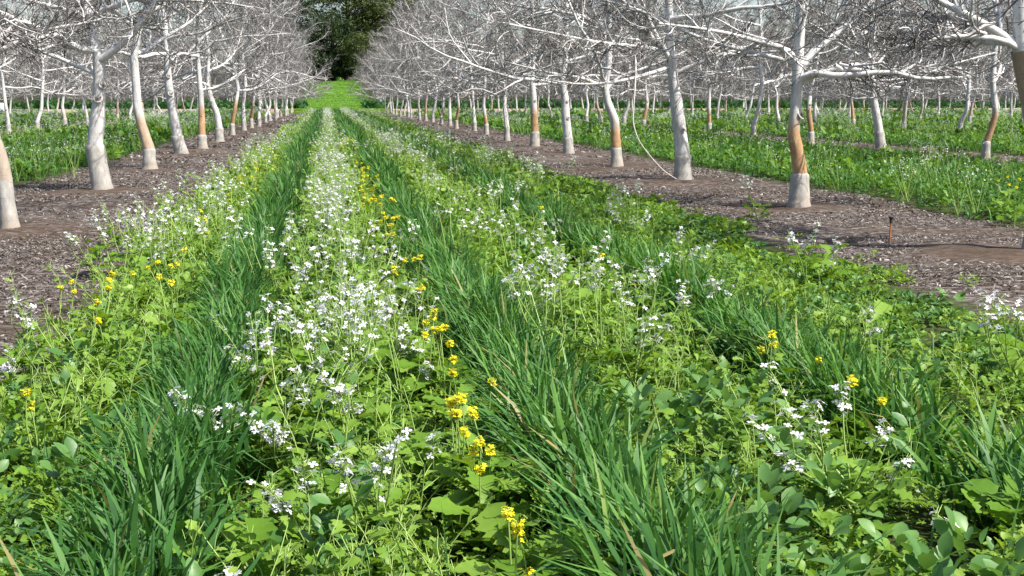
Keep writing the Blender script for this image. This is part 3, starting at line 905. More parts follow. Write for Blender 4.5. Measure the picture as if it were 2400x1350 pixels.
T_MALLOW = (np.concatenate([[[0, 0.42, -0.05]], np.stack([rr_ * np.cos(a_), 0.5 + rr_ * np.sin(a_), 0.08 + 0.05 * np.cos(a_ * 7)], -1)]),
            np.array([[0, 1 + i, 1 + (i + 1) % 14] for i in range(14)]))

def ground_z(x, y):
    return (vnoise(x, y, 1.3) - 0.5) * 0.05 + (vnoise(x, y, 0.45) - 0.5) * 0.035

def pts(x0, x1, y0, y1, dens, rng):
    n = rng.poisson(max(0, (x1 - x0) * (y1 - y0) * dens))
    x, y = rng.uniform(x0, x1, n), rng.uniform(y0, y1, n)
    k = in_view(x, y) & not_bare(x, y)
    return x[k], y[k]

def edge_keep(x, y, c, rng):
    """ragged sides of a planted strip"""
    u = np.abs(x - c)
    lim = STRIP_W - 0.15 - np.where((c == STRIP_C) & (x < c) & (y < 12), 0.22, 0.0) + 0.8 * (vnoise(x * 1.0, y, 0.9) - 0.5) + 0.3 * (vnoise(x, y, 0.3) - 0.5)
    return u < lim

def plants(acc, T, x, y, h, spread, nl, lsize, rng, pitch=(1.0, -0.1), tint0=0.5, zmin=0.02, tilt=0.35):
    """leafy plants: nl leaves each, springing from a short stem"""
    n = len(x)
    if not n:
        return
    idx = np.repeat(np.arange(n), nl)
    m = len(idx)
    v = rng.uniform(0, 1, m) ** 0.8
    yaw = rng.uniform(0, 2 * PI, m)
    hh = h[idx] * v
    r = spread[idx] * (1 - 0.55 * v) * rng.uniform(0.1, 1, m)
    px = x[idx] + r * np.sin(yaw)
    py = y[idx] + r * np.cos(yaw)
    pz = ground_z(px, py) + zmin + hh
    pit = pitch[1] + (pitch[0] - pitch[1]) * v + rng.normal(0, 0.3, m)
    sc = lsize * rng.uniform(0.55, 1.25, m) * (1.15 - 0.45 * v)
    tint = np.clip(tint0 + np.repeat(rng.normal(0, 0.16, n), nl) + rng.normal(0, 0.10, m) + 0.25 * (vnoise(px, py, 1.6) - 0.5), 0, 1)
    V, F, t = scatter(T, np.stack([px, py, pz], -1), yaw + rng.normal(0, 0.4, m), pit, rng.normal(0, tilt, m), sc, tint)
    acc.add(V, F, t)

def blades(acc, x, y, L, w, rng, nseg=4, lean=(0.0, 0.0), tint0=0.45):
    n = len(x)
    if not n:
        return
    az = rng.uniform(0, 2 * PI, n)
    tilt = np.abs(rng.normal(0.20, 0.17, n))
    dx, dy = np.sin(az), np.cos(az)
    curl = rng.uniform(0.15, 1.25, n) * np.where(rng.random(n) < 0.18, 1.8, 1.0)
    P = np.zeros((n, nseg + 1, 3))
    P[:, 0] = np.stack([x, y, ground_z(x, y)], -1)
    ang = tilt.copy()
    for i in range(nseg):
        st = L / nseg
        hx = np.sin(ang) * dx + lean[0] * (i + 1) / nseg
        hy = np.sin(ang) * dy + lean[1] * (i + 1) / nseg
        d = norm(np.stack([hx, hy, np.cos(ang)], -1))
        P[:, i + 1] = P[:, i] + d * st[:, None]
        ang = ang + curl * (i + 0.6) / nseg * 0.85
    tw = rng.uniform(-0.9, 0.9, n)
    side = np.stack([np.cos(az + tw), -np.sin(az + tw), np.zeros(n)], -1)
    prof = np.array([0.7, 1.0, 0.95, 0.7, 0.08]) if nseg == 4 else np.array([0.8, 1.0, 0.75, 0.08])
    off = side[:, None, :] * (w[:, None] * prof[None, :nseg + 1])[..., None]
    V = np.stack([P - off, P + off], 2).reshape(n, -1, 3)
    i = np.arange(nseg)[:, None] * 2
    q = np.concatenate([i, i + 1, i + 3, i + 2], 1)
    F = (np.arange(n)[:, None, None] * (2 * nseg + 2) + q[None]).reshape(-1, 4)
    t = np.clip(tint0 + rng.normal(0, 0.2, n) + 0.2 * (vnoise(x, y, 1.2) - 0.5), 0, 0.93)
    dead = rng.random(n) < 0.012
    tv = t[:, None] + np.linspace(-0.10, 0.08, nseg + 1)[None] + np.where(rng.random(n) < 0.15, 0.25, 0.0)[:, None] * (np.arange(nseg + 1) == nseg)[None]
    tv = np.where(dead[:, None], 1.0, np.clip(tv, 0, 0.95))
    acc.add(V.reshape(-1, 3), F, np.repeat(tv.ravel(), 2))

BARE = [(1.74, 3.32, 0.20), (0.60, 3.55, 0.10), (0.36, 3.35, 0.12), (1.35, 3.45, 0.10), (1.05, 4.7, 0.10), (2.05, 3.25, 0.14), (0.55, 4.9, 0.10), (0.02, 3.5, 0.08), (2.7, 4.6, 0.12)]
def not_bare(x, y):
    k = np.ones(len(x), bool)
    for bx, by, br in BARE:
        k &= np.hypot(x - bx, (y - by) * 0.8) > br * (0.7 + 0.6 * vnoise(x, y, 0.15))
    return k

GRASS_X = (-0.52, 0.83, 2.15)
def cereal_rows():
    rng = np.random.default_rng(21)
    for gi, gx in enumerate(GRASS_X):
        A = Acc()
        for (y0, y1, per_m, wmul, lm) in ((1.7, 4.2, 760, 1.35, 0.80), (4.2, 7, 820, 1.1, 0.80), (7, 14, 620, 1.25, 0.84), (14, 30, 330, 2.0, 0.9), (30, 60, 150, 3.4, 1.0), (60, END_C, 55, 7.0, 1.0)):
            n = int((y1 - y0) * per_m * (0.9 if gi < 2 else 0.72))
            y = rng.uniform(y0, y1, n)
            wob = 0.10 * (vnoise(np.full(n, gx * 7), y, 1.1) - 0.5) * 2
            x = gx + wob + rng.normal(0, 0.055, n) * (1 + 0.5 * vnoise(x=y * 0 + gx, y=y, s=0.7))
            k = in_view(x, y) & (vnoise(y * 0 + gx * 3.3, y, 0.55) > (0.12 if gi < 2 else 0.2))
            x, y = x[k], y[k]
            n = len(x)
            hm = 0.78 + 0.5 * vnoise(x, y, 0.8)
            L = rng.uniform(0.30, 0.58, n) * hm * lm
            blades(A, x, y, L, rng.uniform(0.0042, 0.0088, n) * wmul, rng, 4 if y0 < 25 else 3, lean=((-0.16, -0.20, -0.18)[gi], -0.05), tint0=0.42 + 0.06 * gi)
        nm = ("left", "middle", "right")[gi]
        tag(link("cereal_grass", A.mesh("cereal_grass", M_GRASS)), "dark green %s band of tall cereal grass running down the flower strip" % nm, "grass", "cereal grass bands", "stuff")
    # finer, thinner grass scattered through the rest and in the neighbouring strips
    A = Acc()
    for k in range(-4, 8):
        c = STRIP_C + ROW * k
        for (y0, y1, d, wm) in ((1.8, 12, 34, 1.0), (12, 40, 34, 2.2), (40, END_C, 12, 6.0)):
            x, y = pts(c - STRIP_W, c + STRIP_W, y0, y1, d * (1.0 if k == 0 else 1.6), rng)
            kk = edge_keep(x, y, c, rng) & (vnoise(x, y, 0.8) > 0.45) & ~((k == 0) & (x > 3.0))
            x, y = x[kk], y[kk]
            blades(A, x, y, rng.uniform(0.15, 0.40, len(x)), rng.uniform(0.002, 0.005, len(x)) * wm, rng, 3, tint0=0.6)
    tag(link("loose_grass", A.mesh("loose_grass", M_GRASS)), "thin loose grass blades mixed through the leafy cover crop", "grass", None, "stuff")
cereal_rows()

def cover_crop():
    rng = np.random.default_rng(33)
    A, B, C, D = Acc(), Acc(), Acc(), Acc()       # brassica, bean, low weeds, mallow
    # ---- own strip, close
    bands = [(-1.6, -0.72, 'b', 0.26), (-0.30, 0.22, 'f', 0.25), (0.18, 0.62, 'w', 0.12), (1.02, 1.95, 'b', 0.27), (2.30, 3.05, 'm', 0.20), (3.0, 4.30, 'w', 0.06)]
    for (x0, x1, sp, hh) in bands:
        for (y0, y1, q) in ((1.8, 8.5, 0), (8.5, 17, 1), (17, 40, 2), (40, END_C, 3)):
            dens = {'b': (42, 29, 13, 2.8), 'f': (36, 26, 12, 2.6), 'w': (26, 17, 8, 1.9), 'm': (36, 25, 12, 2.4)}[sp][q]
            x, y = pts(x0, x1, y0, y1, dens, rng)
            kk = edge_keep(x, y, STRIP_C, rng) & (vnoise(x, y, 0.5) > 0.18)
            x, y = x[kk], y[kk]
            fade = np.clip((y - 2.0) / 4.0, 0.55, 1)             # the stand is lower and more open nearest the camera
            h = hh * 0.9 * rng.uniform(0.5, 1.25, len(x)) * fade
            sz = (1.0, 1.1, 1.5, 3.0)[q]
            br = rng.random(len(x)) < {'b': 0.80, 'f': 0.35, 'w': 0.35, 'm': 0.55}[sp]
            TT = (T_BRASS, T_BRASS_MID, T_BRASS_MID, T_DIA)[q]
            plants(A, TT, x[br], y[br], h[br], np.full(br.sum(), 0.11), (30, 24, 15, 8)[q], 0.074 * sz, rng, tint0=0.55 if sp != 'f' else 0.42)
            plants(B, (T_OVAL, T_OVAL_LO, T_DIA, T_DIA)[q], x[~br], y[~br], h[~br] * 1.05, np.full((~br).sum(), 0.10), (40, 30, 16, 8)[q], 0.052 * sz * (1, 1.2, 1.35, 1.5)[q], rng, pitch=(0.8, 0.0), tint0=0.5, tilt=0.5)
    # ---- low carpet everywhere in the strip
    for (y0, y1, d, sz) in ((1.8, 6, 150, 1.0), (6, 10, 105, 1.25), (10, 22, 42, 1.8), (22, 50, 14, 3.2), (50, END_C, 4, 6.0)):
        x, y = pts(STRIP_C - STRIP_W - 0.2, STRIP_C + STRIP_W + 0.2, y0, y1, d, rng)
        bare = (vnoise(x, y, 0.7) < 0.20) & (y < 9)
        kk = edge_keep(x, y, STRIP_C, rng) & ~bare
        x, y = x[kk], y[kk]
        h = rng.uniform(0.03, 0.13, len(x)) * np.where(x > 3.0, 0.6, 1.0)
        fern = rng.random(len(x)) < 0.4
        plants(C, T_OVAL_LO if y0 < 10 else T_DIA, x[~fern], y[~fern], h[~fern], np.full((~fern).sum(), 0.07), 13, 0.030 * sz, rng, pitch=(0.6, 0.0), tint0=0.55, tilt=0.5)
        plants(C, T_FERN if y0 < 10 else T_DIA, x[fern], y[fern], h[fern], np.full(fern.sum(), 0.06), 9, 0.055 * sz, rng, pitch=(0.9, 0.1), tint0=0.45, tilt=0.5)
    for (y0, y1, d, sz) in ((1.8, 7, 26, 1.0), (7, 14, 16, 1.5), (14, 30, 8, 2.2)):
        x, y = pts(STRIP_C - STRIP_W, STRIP_C + STRIP_W, y0, y1, d, rng)
        kk = edge_keep(x, y, STRIP_C, rng) & (vnoise(x + 11, y + 5, 0.6) > 0.42) & (x < 3.0)
        x, y = x[kk], y[kk]
        plants(C, T_FERN if y0 < 10 else T_DIA, x, y, rng.uniform(0.10, 0.27, len(x)), np.full(len(x), 0.10), 26, 0.048 * sz, rng, pitch=(0.9, 0.0), tint0=0.6, tilt=0.5)
    # ---- pale flower stalks and leaf stems standing through the leaves
    E = Acc()
    for (xc, sd, y0, y1, per_m) in ((0.04, 0.18, 2.6, 30, 38), (1.48, 0.28, 3.6, 30, 26), (-1.2, 0.24, 4.5, 30, 20), (2.6, 0.25, 4.5, 30, 12)):
        n = int((y1 - y0) * per_m)
        y = y0 + (y1 - y0) * rng.uniform(0, 1, n) ** 1.4
        x = xc + rng.normal(0, sd, n)
        kk = in_view(x, y) & not_bare(x, y) & (vnoise(x, y, 0.8) > 0.25)
        x, y = x[kk], y[kk]
        n = len(x)
        az = rng.uniform(0, 2 * PI, n)
        d = np.stack([0.5 * np.sin(az), 0.5 * np.cos(az), np.ones(n)], -1)
        P, R = grow(np.stack([x, y, ground_z(x, y)], -1), d, rng.uniform(0.22, 0.52, n) * np.clip(y / 5, 0.7, 1), np.full(n, 0.0034) * np.clip(y / 9, 1, 2), 5, 0.10, 0.06, rng, 0.4)
        V, F = tubes(P, R, 4)
        E.add(V, F, np.repeat(np.clip(rng.normal(0.6, 0.25, n), 0, 1), 24))
        # small upper leaves and pods on them
        Pc, Dc, Lc, Rc = children(P, R, 5, 0.35, (0.6, 1.2), (0.12, 0.25), np.full(n, 0.45), rng)
        P2, R2 = grow(Pc, Dc, Lc, np.full(len(Pc), 0.0018) * np.clip(Pc[:, 1] / 9, 1, 2), 2, 0.15, 0.15, rng, 0.5)
        V, F = tubes(P2, R2, 3)
        E.add(V, F, 0.7)
        yaw = np.arctan2(Dc[:, 0], Dc[:, 1])
        V, F, t = scatter(T_BRASS_MID, Pc, yaw, rng.uniform(0.0, 0.9, len(Pc)), rng.normal(0, .4, len(Pc)), rng.uniform(0.03, 0.075, len(Pc)) * np.clip(Pc[:, 1] / 10, 1, 1.6), np.clip(rng.normal(0.75, 0.15, len(Pc)), 0, 1))
        A.add(V, F, t)
    tag(link("crop_stems", E.mesh("crop_stems", M_STEM)), "pale green stalks standing through the leaves of the flowering bands", "stems", None, "stuff")
    # ---- mallow patches: round scalloped leaves low on the right and along the edges
    x, y = pts(-1.9, 4.3, 1.8, 15, 3.2, rng)
    kk = (vnoise(x + 40, y, 1.1) > 0.55) & edge_keep(x, y, STRIP_C, rng)
    kk |= (x > 1.45) & (y < 3.9) & (rng.random(len(x)) < 0.8)
    x, y = x[kk], y[kk]
    plants(D, T_MALLOW, x, y, rng.uniform(0.06, 0.16, len(x)), np.full(len(x), 0.17), 16, 0.065, rng, pitch=(0.45, 0.0), tint0=0.5, tilt=0.25)
    # ---- bean plants with larger grey-green leaflets close to the camera
    for (x0, x1, y0, y1, d) in ((-0.35, 0.10, 2.5, 5.6, 15), (1.0, 1.7, 2.4, 5.2, 12), (-1.5, -0.75, 2.6, 6.0, 4), (1.9, 3.0, 3.4, 7.0, 3)):
        x, y = pts(x0, x1, y0, y1, d, rng)
        plants(B, T_OVAL, x, y, rng.uniform(0.18, 0.33, len(x)), np.full(len(x), 0.12), 30, 0.080, rng, pitch=(0.85, 0.0), tint0=0.5, tilt=0.45)
    # ---- bigger leaf rosettes right in front
    x, y = pts(-1.6, 2.6, 2.2, 5.2, 2.6, rng)
    kk = np.abs(x[:, None] - np.array(GRASS_X)[None]).min(1) > 0.22
    x, y = x[kk], y[kk]
    plants(A, T_BRASS, x, y, rng.uniform(0.05, 0.2, len(x)), np.full(len(x), 0.07), 11, 0.13, rng, pitch=(1.1, 0.25), tint0=0.5)
    # ---- neighbouring strips
    for k in [-4, -3, -2, -1, 1, 2, 3, 4, 5, 6, 7]:
        c = STRIP_C + ROW * k
        for (y0, y1, d, sz, q) in ((10, 20, 30, 0.85, 1), (20, 40, 13, 1.4, 2), (40, 75, 4.0, 2.6, 3), (75, END_C, 1.5, 4.6, 3)):
            x, y = pts(c - STRIP_W, c + STRIP_W, y0, y1, d, rng)
            kk = edge_keep(x, y, c, rng) & (np.abs(x - c) < 2.75)
            x, y = x[kk], y[kk]
            h = 0.20 * rng.uniform(0.5, 1.3, len(x)) * (0.7 + 0.6 * vnoise(x, y, 2.5))
            br = rng.random(len(x)) < 0.4
            plants(A, (T_BRASS_MID, T_BRASS_MID, T_DIA)[q - 1], x[br], y[br], h[br], np.full(br.sum(), 0.13 * max(1, sz / 2)), 10, 0.13 * sz, rng, tint0=0.20)
            plants(B, (T_OVAL_LO, T_DIA, T_DIA)[q - 1], x[~br], y[~br], h[~br], np.full((~br).sum(), 0.13 * max(1, sz / 2)), 12, 0.085 * sz, rng, pitch=(0.8, 0.1), tint0=0.24)
    # ---- seedlings strayed onto the dirt beside the strip
    x, y = pts(4.2, 4.9, 6, 40, 1.4, rng)
    plants(C, T_OVAL_LO, x, y, rng.uniform(0.02, 0.08, len(x)), np.full(len(x), 0.09), 12, 0.04, rng, tint0=0.5)
    x, y = pts(-2.4, -1.8, 6, 40, 1.4, rng)
    plants(C, T_OVAL_LO, x, y, rng.uniform(0.02, 0.08, len(x)), np.full(len(x), 0.09), 12, 0.04, rng, tint0=0.5)
    tag(link("brassica_foliage", A.mesh("brassica_foliage", M_BRASS)), "bright yellow-green lobed leaves of the mustard and radish cover crop", "foliage", None, "stuff")
    tag(link("bean_foliage", B.mesh("bean_foliage", M_FAVA)), "grey-green oval bean leaves in the cover crop", "foliage", None, "stuff")
    tag(link("low_weeds", C.mesh("low_weeds", M_WEED)), "fine low weeds carpeting the soil between the crop bands", "ground cover", None, "stuff")
    tag(link("mallow_leaves", D.mesh("mallow_leaves", M_MALLOW)), "round scalloped mallow leaves lying low along the crop", "ground cover", None, "stuff")
cover_crop()

def bank_grass():
    rng = np.random.default_rng(44)
    A = Acc()
    n = 26000
    x, y = rng.uniform(-45, 110, n), rng.uniform(171, 190, n)
    k = in_view(x, y, 3) & (np.abs(x - 1.2) > 4.2)
    x, y = x[k], y[k]
    z = terrain(x, y)
    h = 0.4 + 0.9 * vnoise(x, y, 3.0)
    V, F, t = scatter(T_DIA, np.stack([x, y, z], -1), rng.uniform(0, 2 * PI, len(x)), rng.uniform(0.7, 1.4, len(x)), rng.normal(0, .4, len(x)), h * rng.uniform(0.6, 1.2, len(x)),
                      np.clip(rng.normal(0.12, 0.15, len(x)), 0, 0.9))  # low tint puts the shade on the bank into the blade colour
    A.add(V, F, t)
    B = Acc()
    x, y = rng.uniform(-5, 8, 30000), rng.uniform(116, 262, 30000)
    V, F, t = scatter(T_DIA, np.stack([x, y, terrain(x, y)], -1), rng.uniform(0, 2 * PI, 30000), rng.uniform(0.5, 1.4, 30000), rng.normal(0, .4, 30000), rng.uniform(0.06, 0.20, 30000) * (0.4 + vnoise(x, y, 4)),
                      np.clip(rng.normal(0.45, 0.25, 30000), 0, 0.93))
    B.add(V, F, t)
    tag(link("lane_grass", B.mesh("lane_grass", M_WEED)), "bright green grass on the lane climbing the slope at the far end", "grass", None, "stuff")
    tag(link("bank_grass", A.mesh("bank_grass", M_GRASS)), "rough green grass on the bank beyond the dirt track", "grass", None, "stuff")
bank_grass()

# ------------------------------------------------------------------ dry leaf and bark litter on the bare dirt
def litter():
    rng = np.random.default_rng(66)
    A = Acc()
    T = (np.array([[-0.5, -0.2, 0.0], [0.0, -0.28, 0.10], [0.5, -0.1, 0.0], [0.5, 0.15, 0.05], [0.0, 0.26, 0.14], [-0.5, 0.12, 0.02]]), np.array([[0, 1, 4, 5], [1, 2, 3, 4]]))
    for k in range(-2, 4):
        c = STRIP_C + ROW * (k + 0.5)
        for (y0, y1, d, sz) in ((4, 14, 1400, 0.62), (14, 28, 620, 0.9), (28, 60, 90, 1.8), (60, 136, 10, 4.0)):
            x, y = pts(c - 1.7, c + 1.7, y0, y1, d, rng)
            dens = np.clip((vnoise(x * 0.8, y * 1.4, 0.9) * 0.6 + vnoise(x, y, 2.4) * 0.6 - 0.32) * 2.0, 0.03, 1)
            dt = np.min(np.hypot(x[:, None] - tree_xy[None, :80, 0], y[:, None] - tree_xy[None, :80, 1]), 1)
            dens = dens * np.clip((dt - 0.3 - 0.5 * vnoise(x + 9, y, 0.5)) / 0.7, 0.45, 1)
            kk = rng.random(len(x)) < dens
            x, y = x[kk], y[kk]
            n = len(x)
            sc = np.stack([0.085 * rng.uniform(0.3, 1, n) ** 1.8 + 0.012, 0.045 * rng.uniform(0.3, 1, n) ** 1.5 + 0.008, rng.uniform(0.02, 0.08, n)], -1) * sz
            V, F, t = scatter(T, np.stack([x, y, ground_z(x, y) + 0.012], -1), rng.uniform(0, 2 * PI, n), rng.normal(0, 0.25, n), rng.normal(0, 0.3, n), sc, np.clip(rng.normal(0.5, 0.24, n), 0, 1))
            A.add(V, F, t)
    tag(link("leaf_litter", A.mesh("leaf_litter", M_LITTER)), "grey-brown dry leaves and bark scraps strewn over the dirt under the trees", "leaf litter", None, "stuff")
litter()

# ------------------------------------------------------------------ flowering plants
ptl = np.array([[0, 0, 0], [0.36, 0.60, 0.10], [0.22, 1.0, 0.04], [-0.22, 1.0, 0.04], [-0.36, 0.60, 0.10]])
def rot2(v, a):
    c, s = math.cos(a), math.sin(a)
    return np.stack([v[:, 0] * c - v[:, 1] * s, v[:, 0] * s + v[:, 1] * c, v[:, 2]], -1)
T_FLOWER = (np.concatenate([rot2(ptl, k * PI / 2) for k in range(4)]), np.array([[k * 5, k * 5 + 1, k * 5 + 2, k * 5 + 3, k * 5 + 4] for k in range(4)]))
T_FLOWER_LO = (np.array([[-0.9, -0.35, 0.05], [0.3, -0.9, 0.0], [0.9, 0.35, 0.08], [-0.3, 0.9, 0.0]]), np.array([[0, 1, 2, 3]]))

def flower_head(rng, tip, d, n, size, length, lo=False):
    """a raceme of four-petalled flowers round the end of a stem"""
    t = rng.uniform(0, 1, n)
    az = np.arange(n) * 2.4 + rng.uniform(0, 6)
    out = np.stack([np.sin(az), np.cos(az), 0.35 + 0.5 * (1 - t)], -1)
    wide = size * (1.6 if length > 0.05 else 1.7)
    p = tip[None] - d[None] * (t[:, None] * length) + out * (wide * rng.uniform(0.6, 1.4, n))[:, None] * np.array([1, 1, 0.5])
    pit = rng.uniform(-0.9, 0.5, n)
    ax = tip[None] - d[None] * (t[:, None] * length + 0.012)
    PV, PF = tubes(np.stack([ax, 0.5 * (ax + p), p], 1), np.full((n, 3), 0.0009), 3)
    V, F, tt = scatter(T_FLOWER_LO if lo else T_FLOWER, p, az, pit, rng.normal(0, 0.4, n), size * rng.uniform(0.75, 1.15, n), np.clip(rng.normal(0.6, 0.25, n), 0, 1))
    return V, F, tt, PV, PF

def flowering_plant(rng, kind, heads, base_leaves=9, few=False):
    """heads: list of tip points in plant space. -> stem mesh, leaf mesh, list of head meshes"""
    radish = kind == "radish"
    A, Lf, Hs = Acc(), Acc(), []
    top = np.array(max(heads, key=lambda q: q[2]))
    hub = top * np.array([0.45, 0.45, 0.5])
    for i, q in enumerate(heads):
        q = np.array(q, float)
        f = rng.uniform(0.25, 0.8)
        s0 = hub * f if i else np.zeros(3)
        mid = 0.5 * (s0 + q) + rng.normal(0, 0.02, 3) + np.array([q[0], q[1], 0]) * 0.12
        P = np.array([s0, 0.55 * s0 + 0.45 * mid, mid, 0.5 * (mid + q) + np.array([0, 0, 0.015]), q])[None]
        r = (0.0062 if i == 0 else 0.0040) * (1 if radish else 0.75)
        V, F = tubes(P, np.linspace(r, 0.0016, 5)[None], 4)
        A.add(V, F, np.clip(rng.normal(0.5, 0.2), 0, 1))
        d = norm(q - mid)
        if radish:
            # pale unopened pods and side pedicels below the flowers
            n = 7
            tt = rng.uniform(0.05, 0.5, n)
            b0 = q[None] - (q - mid)[None] * tt[:, None]
            az = rng.uniform(0, 2 * PI, n)
            e = b0 + np.stack([np.sin(az), np.cos(az), np.full(n, 0.7)], -1) * rng.uniform(0.015, 0.035, n)[:, None]
            V, F = tubes(np.stack([b0, 0.5 * (b0 + e), e], 1), np.tile([[0.0012, 0.0016, 0.0007]], (n, 1)), 3)
            A.add(V, F, 0.6)
            V, F, t, PV, PF = flower_head(rng, q, d, int(rng.integers(5, 10) if few else rng.integers(9, 16)), 0.0138, 0.115)
        else:
            V, F, t, PV, PF = flower_head(rng, q, d, int(rng.integers(26, 38)), 0.0068, 0.024)
        h = Acc()
        h.add(V, F, t)
        h.add(PV, PF, 0.6)
        ln = 0.13 if radish else 0.04
        AV, AF = tubes(np.stack([q - d * ln, q - d * ln * 0.5, q])[None], np.array([[0.0022, 0.0018, 0.001]]), 4)
        h.add(AV, AF, 0.6)
        Hs.append(h)
        # little stem leaves
        n = 3
        tt = rng.uniform(0.15, 0.7, n)
        b0 = s0[None] * (1 - tt[:, None]) + mid[None] * tt[:, None]
        V, F, t = scatter(T_BRASS_MID, b0, rng.uniform(0, 2 * PI, n), rng.uniform(0.0, 0.7, n), rng.normal(0, .3, n), rng.uniform(0.05, 0.10, n), np.clip(rng.normal(0.6, 0.15, n), 0, 1))
        Lf.add(V, F, t)
    n = base_leaves
    V, F, t = scatter(T_BRASS, np.stack([rng.normal(0, .02, n), rng.normal(0, .02, n), rng.uniform(0.03, 0.22, n)], -1), np.arange(n) * 2.4, rng.uniform(0.1, 0.9, n), rng.normal(0, .3, n),
                      rng.uniform(0.10, 0.20, n), np.clip(rng.normal(0.5, 0.15, n), 0, 1))
    Lf.add(V, F, t)
    return A, Lf, Hs

def head_mesh(h, petal):
    me = h.mesh("flower_head", petal)
    me.materials.append(M_STEM)
    tot = np.empty(len(me.polygons), np.int32)
    me.polygons.foreach_get("loop_total", tot)
    me.polygons.foreach_set("material_index", (tot == 4).astype(np.int32))
    return me

def rand_heads(rng, n, h, spread):
    az = rng.uniform(0, 2 * PI, n)
    r = spread * rng.uniform(0.2, 1.0, n)
    z = h * rng.uniform(0.66, 1.0, n)
    z[0] = h
    return [(r[i] * math.sin(az[i]), r[i] * math.cos(az[i]), z[i]) for i in range(n)]

VAR = {"radish": [], "mustard": []}
for i in range(10):
    rng = np.random.default_rng(300 + i)
    st, lf, hs = flowering_plant(rng, "radish", rand_heads(rng, int(rng.integers(4, 8)), rng.uniform(0.50, 0.72), 0.24), few=True)
    VAR["radish"].append((st.mesh("stem", M_STEM), lf.mesh("leaves", M_BRASS), [head_mesh(h, M_WHITE) for h in hs]))
for i in range(6):
    rng = np.random.default_rng(400 + i)
    st, lf, hs = flowering_plant(rng, "mustard", rand_heads(rng, int(rng.integers(1, 4)), rng.uniform(0.36, 0.46), 0.09), 7)
    VAR["mustard"].append((st.mesh("stem", M_STEM), lf.mesh("leaves", M_BRASS), [head_mesh(h, M_YEL) for h in hs]))

def put_plant(kind, x, y, label, group, rng, parts=True, sc=None, variant=None):
    v = VAR[kind][variant if variant is not None else rng.integers(len(VAR[kind]))]
    root = bpy.data.objects.new("radish_plant" if kind == "radish" else "mustard_plant", None)
    COL.objects.link(root)
    root.location = (x, y, float(ground_z(x, y)) - 0.005)
    root.rotation_euler = (rng.normal(0, 0.08), rng.normal(0, 0.08), rng.uniform(0, 2 * PI))
    root.scale = (sc or rng.uniform(0.85, 1.12),) * 3
    root.empty_display_size = 0.1
    link("stem", v[0], root)
    link("leaves", v[1], root)
    for h in v[2]:
        link("flower_head", h, root)
    return tag(root, label, "flower", group)

def custom_plant(kind, base, heads, label, group, seed, leaves=10):
    rng = np.random.default_rng(seed)
    hs_ = [(q[0] - base[0], q[1] - base[1], q[2]) for q in heads]
    st, lf, hs = flowering_plant(rng, kind, hs_, leaves)
    root = bpy.data.objects.new("radish_plant" if kind == "radish" else "mustard_plant", None)
    COL.objects.link(root)
    root.location = (base[0], base[1], float(ground_z(base[0], base[1])) - 0.005)
    root.empty_display_size = 0.1
    link("stem", st.mesh("stem", M_STEM), root)
    link("leaves", lf.mesh("leaves", M_BRASS), root)
    for h in hs:
        link("flower_head", head_mesh(h, M_WHITE if kind == "radish" else M_YEL), root)
    return tag(root, label, "flower", group)

